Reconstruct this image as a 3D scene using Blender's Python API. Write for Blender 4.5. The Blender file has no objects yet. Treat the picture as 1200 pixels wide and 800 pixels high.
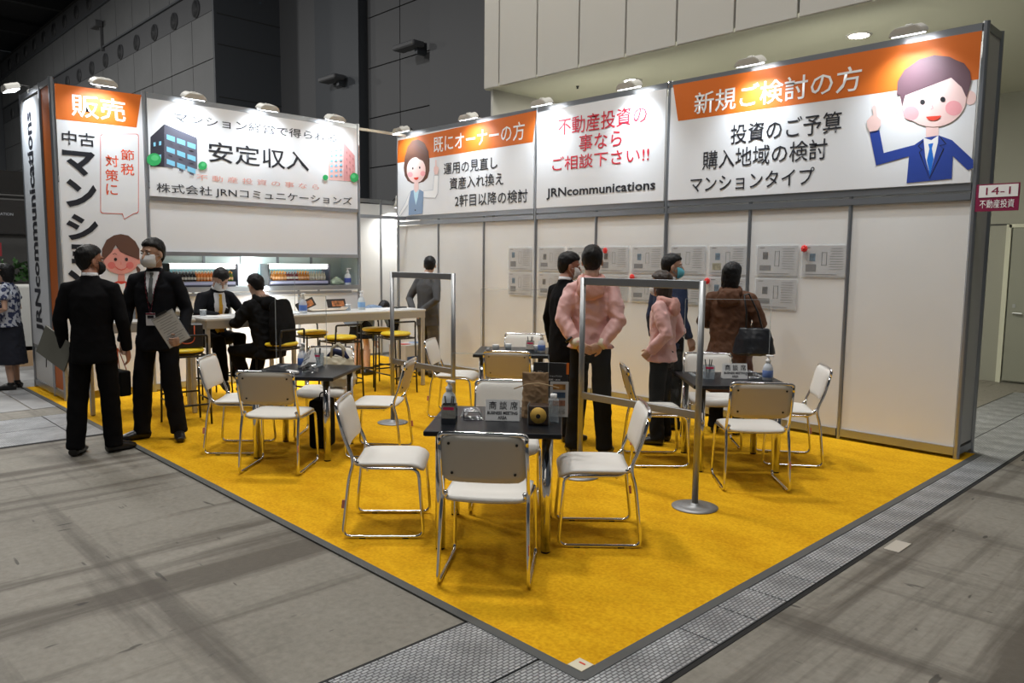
import bpy, bmesh, math, random
from mathutils import Vector, Matrix, noise, Euler
from mathutils.bvhtree import BVHTree
random.seed(7)
SC = bpy.context.scene
COL = SC.collection
R = math.radians

# ------------------------------------------------------------------ camera
CAM = Vector((9.843, -7.066, 1.622))
YAW, PITCH, ROLL = -0.801, -0.104, 0.010
cd = bpy.data.cameras.new('camera'); cam = bpy.data.objects.new('camera', cd); COL.objects.link(cam)
fw = Vector((math.sin(YAW)*math.cos(PITCH), math.cos(YAW)*math.cos(PITCH), math.sin(PITCH)))
rt = Vector((math.cos(YAW), -math.sin(YAW), 0)); up = rt.cross(fw)
r2 = math.cos(ROLL)*rt + math.sin(ROLL)*up; u2 = -math.sin(ROLL)*rt + math.cos(ROLL)*up
M = Matrix((r2, u2, -fw)).transposed().to_4x4(); M.translation = CAM
cam.matrix_world = M
cd.sensor_width = 36; cd.lens = 897.9*36/1200; cd.clip_end = 300; cd.clip_start = .05
SC.camera = cam

# ------------------------------------------------------------------ light and exposure
SC.view_settings.view_transform = 'Standard'; SC.view_settings.look = 'None'
SC.view_settings.gamma = 1; SC.view_settings.use_curve_mapping = False
SC.view_settings.exposure = 0.0
w = bpy.data.worlds.new('hall_air'); SC.world = w; w.use_nodes = True
w.node_tree.nodes['Background'].inputs[0].default_value = (.80, .9, 1.0, 1)
w.node_tree.nodes['Background'].inputs[1].default_value = 0.05
def area_light(name, loc, size, power, color=(1,1,1), target=None, size_y=None, spread=None, parent=None):
    l = bpy.data.lights.new(name, 'AREA'); l.energy = power; l.color = color; l.size = size
    if size_y: l.shape = 'RECTANGLE'; l.size_y = size_y
    if spread: l.spread = R(spread)
    o = bpy.data.objects.new(name, l); COL.objects.link(o); o.location = loc
    if target is not None:
        d = Vector(target)-Vector(loc); o.rotation_euler = d.to_track_quat('-Z','Y').to_euler()
    if parent: o.parent = parent
    return o
# high-bay lamps of the hall, out of frame overhead
for x, y, z, p in ((2.5,-3.2,12.5,520), (7.0,-4.2,12.5,400), (13,-4.5,12.5,130), (9,-10,12.5,170), (1,-9,12.5,230), (-8,-4,14,500), (-20,-6,17,1600), (-38,-6,17,2200), (-56,-6,17,2200)):
    area_light('high_bay_lamp', (x, y, z), 1.3, p, (1, .975, .93), (x, y+(z > 13)*3, 0))

# ------------------------------------------------------------------ materials
def newmat(name):
    m = bpy.data.materials.new(name); m.use_nodes = True
    return m, m.node_tree, m.node_tree.nodes['Principled BSDF']
MATS = {}
def mat(name, col, rough=.6, metal=0, emis=None, es=0, bump=0, bscale=200, var=0, vscale=6, coat=0, sheen=0, stretch=(1,1,1), spec=None):
    if name in MATS: return MATS[name]
    m, nt, b = newmat(name)
    b.inputs['Base Color'].default_value = (*col, 1); b.inputs['Roughness'].default_value = rough
    b.inputs['Metallic'].default_value = metal
    if spec is not None: b.inputs['Specular IOR Level'].default_value = spec
    if coat: b.inputs['Coat Weight'].default_value = coat
    if sheen: b.inputs['Sheen Weight'].default_value = sheen
    if emis: b.inputs['Emission Color'].default_value = (*emis, 1); b.inputs['Emission Strength'].default_value = es
    if bump or var:
        tc = nt.nodes.new('ShaderNodeTexCoord'); mp = nt.nodes.new('ShaderNodeMapping'); mp.inputs['Scale'].default_value = stretch
        nt.links.new(tc.outputs['Object'], mp.inputs['Vector'])
    if var:
        n = nt.nodes.new('ShaderNodeTexNoise'); n.inputs['Scale'].default_value = vscale; n.inputs['Detail'].default_value = 5
        cr = nt.nodes.new('ShaderNodeValToRGB')
        cr.color_ramp.elements[0].position = .3; cr.color_ramp.elements[1].position = .7
        cr.color_ramp.elements[0].color = (*[c*(1-var) for c in col], 1); cr.color_ramp.elements[1].color = (*[min(1, c*(1+var)) for c in col], 1)
        nt.links.new(mp.outputs[0], n.inputs['Vector']); nt.links.new(n.outputs['Fac'], cr.inputs['Fac']); nt.links.new(cr.outputs[0], b.inputs['Base Color'])
    if bump:
        n = nt.nodes.new('ShaderNodeTexNoise'); n.inputs['Scale'].default_value = bscale; n.inputs['Detail'].default_value = 3
        bp = nt.nodes.new('ShaderNodeBump'); bp.inputs['Strength'].default_value = bump; bp.inputs['Distance'].default_value = .01
        nt.links.new(mp.outputs[0], n.inputs['Vector']); nt.links.new(n.outputs['Fac'], bp.inputs['Height']); nt.links.new(bp.outputs[0], b.inputs['Normal'])
    MATS[name] = m
    return m
def clear(name, tint=(1,1,1), fac=.1, rough=.02):
    m = bpy.data.materials.new(name); m.use_nodes = True; nt = m.node_tree; nt.nodes.clear()
    o = nt.nodes.new('ShaderNodeOutputMaterial'); mx = nt.nodes.new('ShaderNodeMixShader')
    t = nt.nodes.new('ShaderNodeBsdfTransparent'); t.inputs[0].default_value = (*tint, 1)
    g = nt.nodes.new('ShaderNodeBsdfGlossy' if rough < .1 else 'ShaderNodeBsdfPrincipled'); g.inputs[0].default_value = (.9,.95,1,1); g.inputs['Roughness'].default_value = rough
    mx.inputs[0].default_value = fac
    nt.links.new(t.outputs[0], mx.inputs[1]); nt.links.new(g.outputs[0], mx.inputs[2]); nt.links.new(mx.outputs[0], o.inputs[0])
    return m
white_panel = mat('white_panel', (.78,.78,.77), .38, var=.02, vscale=2)
board_white = mat('board_white', (.80,.81,.83), .45)
aluminium = mat('aluminium', (.42,.44,.47), .34, .85)
aluminium_dark = mat('aluminium_dark', (.30,.32,.35), .36, .7)
chrome = mat('chrome', (.80,.80,.82), .10, 1)
steel = mat('brushed_steel', (.36,.37,.38), .40, .85)
vinyl = mat('white_vinyl', (.80,.78,.74), .42, bump=.08, bscale=300)
back_shell = mat('beige_back_shell', (.60,.56,.49), .45)
black_rubber = mat('black_rubber', (.015,.015,.015), .6)
black_steel = mat('black_steel', (.018,.017,.017), .4, .3)
yellow_vinyl = mat('yellow_vinyl', (.90,.66,.03), .4)
table_black = mat('black_laminate', (.010,.011,.014), .30, spec=.25, bump=.03, bscale=400)
orange = mat('print_orange', (.66,.145,.010), .5)
clear_plastic = clear('clear_plastic', (.985,.99,.99), .014)
clear_edge = clear('clear_edge', (.9,.95,.95), .30, .2)
clear_thick = clear('clear_thick', (.85,.88,.9), .22, .15)
frost = clear('frosted_plastic', (.95,.96,.98), .55, .3)
lens_on = mat('lamp_lens', (1,1,1), .4, emis=(.90,.95,1), es=7)
lamp_body = mat('lamp_body', (.62,.61,.57), .4)
PC = dict(print_white=(.9,.9,.9), print_ink=(.012,.013,.02), print_black=(.01,.01,.012), print_crimson=(.62,.02,.045), print_salmon=(.85,.42,.36),
 print_vermilion=(.75,.09,.03), print_red=(.72,.06,.03), print_board=(.80,.81,.83), skin_pink=(.86,.60,.56), skin_coral=(.78,.33,.28), print_blue=(.02,.055,.32),
 print_azure=(.01,.16,.65), print_rose=(.85,.36,.38), print_blush=(.75,.18,.16), print_plum=(.12,.06,.075), print_brown=(.13,.06,.04), print_grey=(.55,.58,.64),
 print_slate=(.24,.34,.50), print_pale=(.55,.78,.88), print_charcoal=(.03,.03,.045), print_steel=(.12,.12,.16), print_sky=(.25,.62,.85), print_green=(.03,.42,.12),
 print_mint=(.10,.60,.22), print_lightpink=(.85,.55,.52), print_pink=(.72,.34,.34), print_pink2=(.5,.2,.22), print_maroon=(.24,.01,.05))
for k, v in PC.items(): mat(k, v, .5)

def carpet_material():
    m, nt, b = newmat('yellow_carpet'); b.inputs['Roughness'].default_value = .95; b.inputs['Specular IOR Level'].default_value = .1
    L = nt.links.new; N = nt.nodes.new
    tc = N('ShaderNodeTexCoord')
    n1 = N('ShaderNodeTexNoise'); n1.inputs['Scale'].default_value = 2.2; n1.inputs['Detail'].default_value = 6; n1.inputs['Roughness'].default_value=.65
    n2 = N('ShaderNodeTexNoise'); n2.inputs['Scale'].default_value = 55; n2.inputs['Detail'].default_value = 4
    mp = N('ShaderNodeMapping'); mp.inputs['Rotation'].default_value = (0,0,R(40)); mp.inputs['Scale'].default_value = (1,2.2,1)
    L(tc.outputs['Object'], mp.inputs[0]); L(mp.outputs[0], n1.inputs['Vector']); L(tc.outputs['Object'], n2.inputs['Vector'])
    a = N('ShaderNodeMath'); a.operation='MULTIPLY_ADD'; a.inputs[1].default_value=.55; L(n2.outputs['Fac'], a.inputs[0])
    s = N('ShaderNodeMath'); s.operation='MULTIPLY'; s.inputs[1].default_value=.5; L(n1.outputs['Fac'], s.inputs[0]); L(s.outputs[0], a.inputs[2])
    cr = N('ShaderNodeValToRGB'); cr.color_ramp.elements[0].position=.36; cr.color_ramp.elements[1].position=.68
    cr.color_ramp.elements[0].color=(.60,.285,.006,1); cr.color_ramp.elements[1].color=(.84,.48,.016,1)
    L(a.outputs[0], cr.inputs[0]); L(cr.outputs[0], b.inputs['Base Color'])
    bp = N('ShaderNodeBump'); bp.inputs['Strength'].default_value=.35; bp.inputs['Distance'].default_value=.006
    n3 = N('ShaderNodeTexNoise'); n3.inputs['Scale'].default_value=350; L(tc.outputs['Object'], n3.inputs['Vector']); L(n3.outputs['Fac'], bp.inputs['Height']); L(bp.outputs[0], b.inputs['Normal'])
    return m
def concrete_material():
    m, nt, b = newmat('hall_concrete'); b.inputs['Roughness'].default_value = .62; b.inputs['Specular IOR Level'].default_value=.3
    L = nt.links.new; N = nt.nodes.new
    tc = N('ShaderNodeTexCoord')
    def nz(scale, mscale=(1,1,1), loc=(0,0,0), det=5, rough=.6):
        mp = N('ShaderNodeMapping'); mp.inputs['Scale'].default_value = mscale; mp.inputs['Location'].default_value = loc
        n = N('ShaderNodeTexNoise'); n.inputs['Scale'].default_value=scale; n.inputs['Detail'].default_value=det; n.inputs['Roughness'].default_value=rough
        L(tc.outputs['Object'], mp.inputs[0]); L(mp.outputs[0], n.inputs['Vector']); return n.outputs['Fac']
    def ramp(f, p0, p1, c0=(0,0,0,1), c1=(1,1,1,1)):
        r = N('ShaderNodeValToRGB'); r.color_ramp.elements[0].position=p0; r.color_ramp.elements[1].position=p1
        r.color_ramp.elements[0].color=c0; r.color_ramp.elements[1].color=c1; L(f, r.inputs[0]); return r.outputs[0]
    def mix(f, a, bcol, typ='MIX'):
        x = N('ShaderNodeMixRGB'); x.blend_type=typ
        if isinstance(f, float): x.inputs[0].default_value=f
        else: L(f, x.inputs[0])
        if isinstance(a, tuple): x.inputs[1].default_value=a
        else: L(a, x.inputs[1])
        if isinstance(bcol, tuple): x.inputs[2].default_value=bcol
        else: L(bcol, x.inputs[2])
        return x.outputs[0]
    base = ramp(nz(1.1, det=8), .3, .72, (.190,.176,.148,1), (.300,.280,.242,1))
    base = mix(.35, base, ramp(nz(26, det=6), .3, .7, (.14,.13,.11,1), (.32,.30,.26,1)))
    s1 = ramp(nz(1.0, (2.6,.16,1), (3,1,0), 6, .62), .50, .60)   # long scuffs that run across the hall
    s2 = ramp(nz(1.0, (.22,2.8,1), (7,4,0), 6, .6), .56, .66)
    s3 = ramp(nz(.9, (1,1,1), (1,9,0), 7, .7), .58, .70)
    base = mix(s1, base, mix(.75, base, (.070,.058,.045,1)))
    base = mix(s2, base, mix(.65, base, (.070,.060,.050,1)))
    base = mix(s3, base, mix(.35, base, (.07,.06,.05,1)))
    s4 = ramp(nz(1.0, (14,4,1), (1,2,0), 2, .5), .70, .73); s5 = ramp(nz(1.0, (3,13,1), (5,2,0), 2, .5), .70, .73)
    base = mix(s4, base, mix(.7, base, (.03,.027,.024,1))); base = mix(s5, base, mix(.7, base, (.03,.027,.024,1)))
    L(base, b.inputs['Base Color'])
    bp = N('ShaderNodeBump'); bp.inputs['Strength'].default_value=.25; bp.inputs['Distance'].default_value=.01
    L(nz(40, det=6), bp.inputs['Height']); L(bp.outputs[0], b.inputs['Normal'])
    return m
def tread_material():
    m, nt, b = newmat('galvanised_tread'); b.inputs['Metallic'].default_value=.35; b.inputs['Roughness'].default_value=.42
    L = nt.links.new; N = nt.nodes.new
    tc = N('ShaderNodeTexCoord'); mp = N('ShaderNodeMapping'); mp.inputs['Rotation'].default_value=(0,0,R(90)); L(tc.outputs['Object'], mp.inputs[0])
    br = N('ShaderNodeTexBrick'); br.inputs['Scale'].default_value=1; br.inputs['Brick Width'].default_value=.034; br.inputs['Row Height'].default_value=.017
    br.inputs['Mortar Size'].default_value=.0045; br.inputs['Mortar Smooth'].default_value=.6
    br.inputs['Color1'].default_value=(.74,.76,.78,1); br.inputs['Color2'].default_value=(.55,.57,.60,1); br.inputs['Mortar'].default_value=(.20,.205,.215,1)
    L(mp.outputs[0], br.inputs['Vector'])
    n = N('ShaderNodeTexNoise'); n.inputs['Scale'].default_value=4; n.inputs['Detail'].default_value=6; L(tc.outputs['Object'], n.inputs['Vector'])
    cr = N('ShaderNodeValToRGB'); cr.color_ramp.elements[0].position=.35; cr.color_ramp.elements[1].position=.7
    cr.color_ramp.elements[0].color=(.5,.5,.5,1); L(n.outputs['Fac'], cr.inputs[0])
    x = N('ShaderNodeMixRGB'); x.blend_type='MULTIPLY'; x.inputs[0].default_value=.8; L(br.outputs['Color'], x.inputs[1]); L(cr.outputs[0], x.inputs[2]); L(x.outputs[0], b.inputs['Base Color'])
    bp = N('ShaderNodeBump'); bp.invert=True; bp.inputs['Strength'].default_value=.8; bp.inputs['Distance'].default_value=.004; L(br.outputs['Fac'], bp.inputs['Height']); L(bp.outputs[0], b.inputs['Normal'])
    return m

# ------------------------------------------------------------------ helpers
def link(name, me, m=None, parent=None, loc=None, rot=None):
    o = bpy.data.objects.new(name, me); COL.objects.link(o)
    if m is not None:
        for mm in (m if isinstance(m, (list, tuple)) else [m]): me.materials.append(mm)
    if parent is not None: o.parent = parent
    if loc is not None: o.location = loc
    if rot is not None: o.rotation_euler = rot
    return o
def obj(name, bm, m, parent=None, smooth=False, loc=None, rot=None):
    me = bpy.data.meshes.new(name); bmesh.ops.recalc_face_normals(bm, faces=bm.faces[:]); bm.to_mesh(me); bm.free()
    if smooth: me.shade_smooth()
    return link(name, me, m, parent, loc, rot)
def tag(o, label, cat, group=None, kind=None):
    o['label'] = label
    if cat: o['category'] = cat
    if group: o['group'] = group
    if kind: o['kind'] = kind
    return o
def thing(name, label, cat, loc=(0,0,0), rz=0, group=None, kind=None):
    o = bpy.data.objects.new(name, None); COL.objects.link(o); o.location = loc; o.rotation_euler = (0,0,rz)
    o.empty_display_size = .1
    return tag(o, label, cat, group, kind)
def copy_tree(o, parent=None):
    c = o.copy(); COL.objects.link(c); c.parent = parent
    for ch in list(o.children): copy_tree(ch, c)
    return c
def box(bm, c, s, bevel=0, rot=None, seg=1):
    r = bmesh.ops.create_cube(bm, size=1)
    vs = r['verts']
    bmesh.ops.scale(bm, vec=s, verts=vs)
    if bevel:
        es = list({e for v in vs for e in v.link_edges})
        rb = bmesh.ops.bevel(bm, geom=es, offset=bevel, segments=seg, affect='EDGES', profile=.5)
        vs = list({v for f in rb['faces'] for v in f.verts} | {v for v in vs if v.is_valid})
    if rot is not None: bmesh.ops.rotate(bm, cent=(0,0,0), matrix=Euler(rot).to_matrix() if not isinstance(rot, Matrix) else rot, verts=vs)
    bmesh.ops.translate(bm, vec=c, verts=vs)
    return vs
def bxo(name, c, s, m, parent=None, bevel=0, rot=None, seg=1):
    bm = bmesh.new(); box(bm, c, s, bevel, rot, seg); return obj(name, bm, m, parent)
def tube(bm, pts, rad, side=None, n=12, cap=True, closed=False):
    pts = [Vector(p) for p in pts]; N = len(pts)
    if not isinstance(rad, (list, tuple)) or (len(rad) == 2 and N != 2 and not isinstance(rad[0], (list, tuple))): rad = [rad]*N
    rad = [(r, r) if not isinstance(r, (list, tuple)) else r for r in rad]
    rings = []; prev = None
    for i, p in enumerate(pts):
        if closed: t = (pts[(i+1)%N]-pts[i-1])
        elif i == 0: t = pts[1]-p
        elif i == N-1: t = p-pts[i-1]
        else: t = (pts[i+1]-p).normalized()+(p-pts[i-1]).normalized()
        if t.length < 1e-9: t = Vector((0,0,1))
        t.normalize()
        if side is not None: a = Vector(side)
        elif prev is not None: a = prev
        else: a = Vector((0,0,1)) if abs(t.z) < .8 else Vector((1,0,0))
        a = a - t*a.dot(t)
        if a.length < 1e-6: a = t.orthogonal()
        a.normalize(); prev = a; b = t.cross(a)
        rings.append([bm.verts.new(p + a*rad[i][0]*math.cos(2*math.pi*k/n) + b*rad[i][1]*math.sin(2*math.pi*k/n)) for k in range(n)])
    for i in range(N if closed else N-1):
        A, B = rings[i], rings[(i+1)%N]
        for k in range(n): bm.faces.new((A[k], A[(k+1)%n], B[(k+1)%n], B[k]))
    if cap and not closed: bm.faces.new(rings[0][::-1]); bm.faces.new(rings[-1])
    return rings
def tubo(name, pts, rad, m, parent=None, n=10, **kw):
    bm = bmesh.new(); tube(bm, pts, rad, n=n, **kw); return obj(name, bm, m, parent, smooth=True)
def lathe(name, prof, m, parent=None, n=20, loc=(0,0,0)):
    bm = bmesh.new(); rings = []
    for r, z in prof: rings.append([bm.verts.new((r*math.cos(2*math.pi*k/n), r*math.sin(2*math.pi*k/n), z)) for k in range(n)])
    for A, B in zip(rings, rings[1:]):
        for k in range(n): bm.faces.new((A[k], A[(k+1)%n], B[(k+1)%n], B[k]))
    bm.faces.new(rings[0][::-1]); bm.faces.new(rings[-1])
    bmesh.ops.remove_doubles(bm, verts=bm.verts[:], dist=1e-6)
    o = obj(name, bm, m, parent, smooth=True, loc=loc)
    return o
def ellipsoid(bm, c, r, rot=None, u=20, v=14):
    mt = Matrix.Translation(c) @ (rot.to_4x4() if rot is not None else Matrix.Identity(4)) @ Matrix.Diagonal((*r, 1))
    bmesh.ops.create_uvsphere(bm, u_segments=u, v_segments=v, radius=1, matrix=mt)
def round_path(pts, r, seg=4):
    pts = [Vector(p) for p in pts]; out = [pts[0]]
    for i in range(1, len(pts)-1):
        a, b, c = pts[i-1], pts[i], pts[i+1]
        d1 = (a-b); d2 = (c-b); rr = min(r, d1.length*.48, d2.length*.48)
        p1 = b+d1.normalized()*rr; p2 = b+d2.normalized()*rr
        for k in range(seg+1):
            t = k/seg; out.append(p1*(1-t)**2 + b*2*t*(1-t) + p2*t*t)
    out.append(pts[-1]); return out
def rrect(w, h, r, seg=5):
    P = []
    for cx, cy, a in ((w/2-r, h/2-r, 0), (-w/2+r, h/2-r, 90), (-w/2+r, -h/2+r, 180), (w/2-r, -h/2+r, 270)):
        for k in range(seg+1):
            t = R(a+90*k/seg); P.append((cx+r*math.cos(t), cy+r*math.sin(t)))
    return P
def slab(bm, outline, f, thick, nrm):
    # outline (u,v) -> f(u,v) 3D; extruded by thick along nrm
    n = Vector(nrm)*thick
    A = [bm.verts.new(f(*p)) for p in outline]; B = [bm.verts.new(v.co+n) for v in A]
    bm.faces.new(A); bm.faces.new(B[::-1]); k = len(A)
    for i in range(k): bm.faces.new((A[i], B[i], B[(i+1)%k], A[(i+1)%k]))
def flat(name, pts, col, to3, parent, off):
    # flat print: a thin polygon on a plane; concave outlines are filled as one n-gon
    bm = bmesh.new(); vs = [bm.verts.new(to3(a, b, off)) for a, b in pts]
    f = bm.faces.new(vs); f.normal_update(); bmesh.ops.triangulate(bm, faces=[f], ngon_method='EAR_CLIP')
    return obj(name, bm, MATS[col], parent)
def text(name, s, m, parent, to3, u0, u1, z0, z1, off, bold=0, flipdir=1):
    c = bpy.data.curves.new('lettering_curve', 'FONT'); c.body = s; c.resolution_u = 2; c.offset = bold
    o = bpy.data.objects.new('lettering_curve', c); COL.objects.link(o)
    dg = bpy.context.evaluated_depsgraph_get(); me = bpy.data.meshes.new_from_object(o.evaluated_get(dg))
    bpy.data.objects.remove(o)
    xs = [v.co.x for v in me.vertices]; ys = [v.co.y for v in me.vertices]
    if not xs: return None
    x0, x1, y0, y1 = min(xs), max(xs), min(ys), max(ys)
    for v in me.vertices:
        v.co = Vector(to3(u0+(v.co.x-x0)/(x1-x0)*(u1-u0), z0+(v.co.y-y0)/(y1-y0)*(z1-z0), off))
    me.materials.clear()
    return link(name, me, m, parent)
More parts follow.
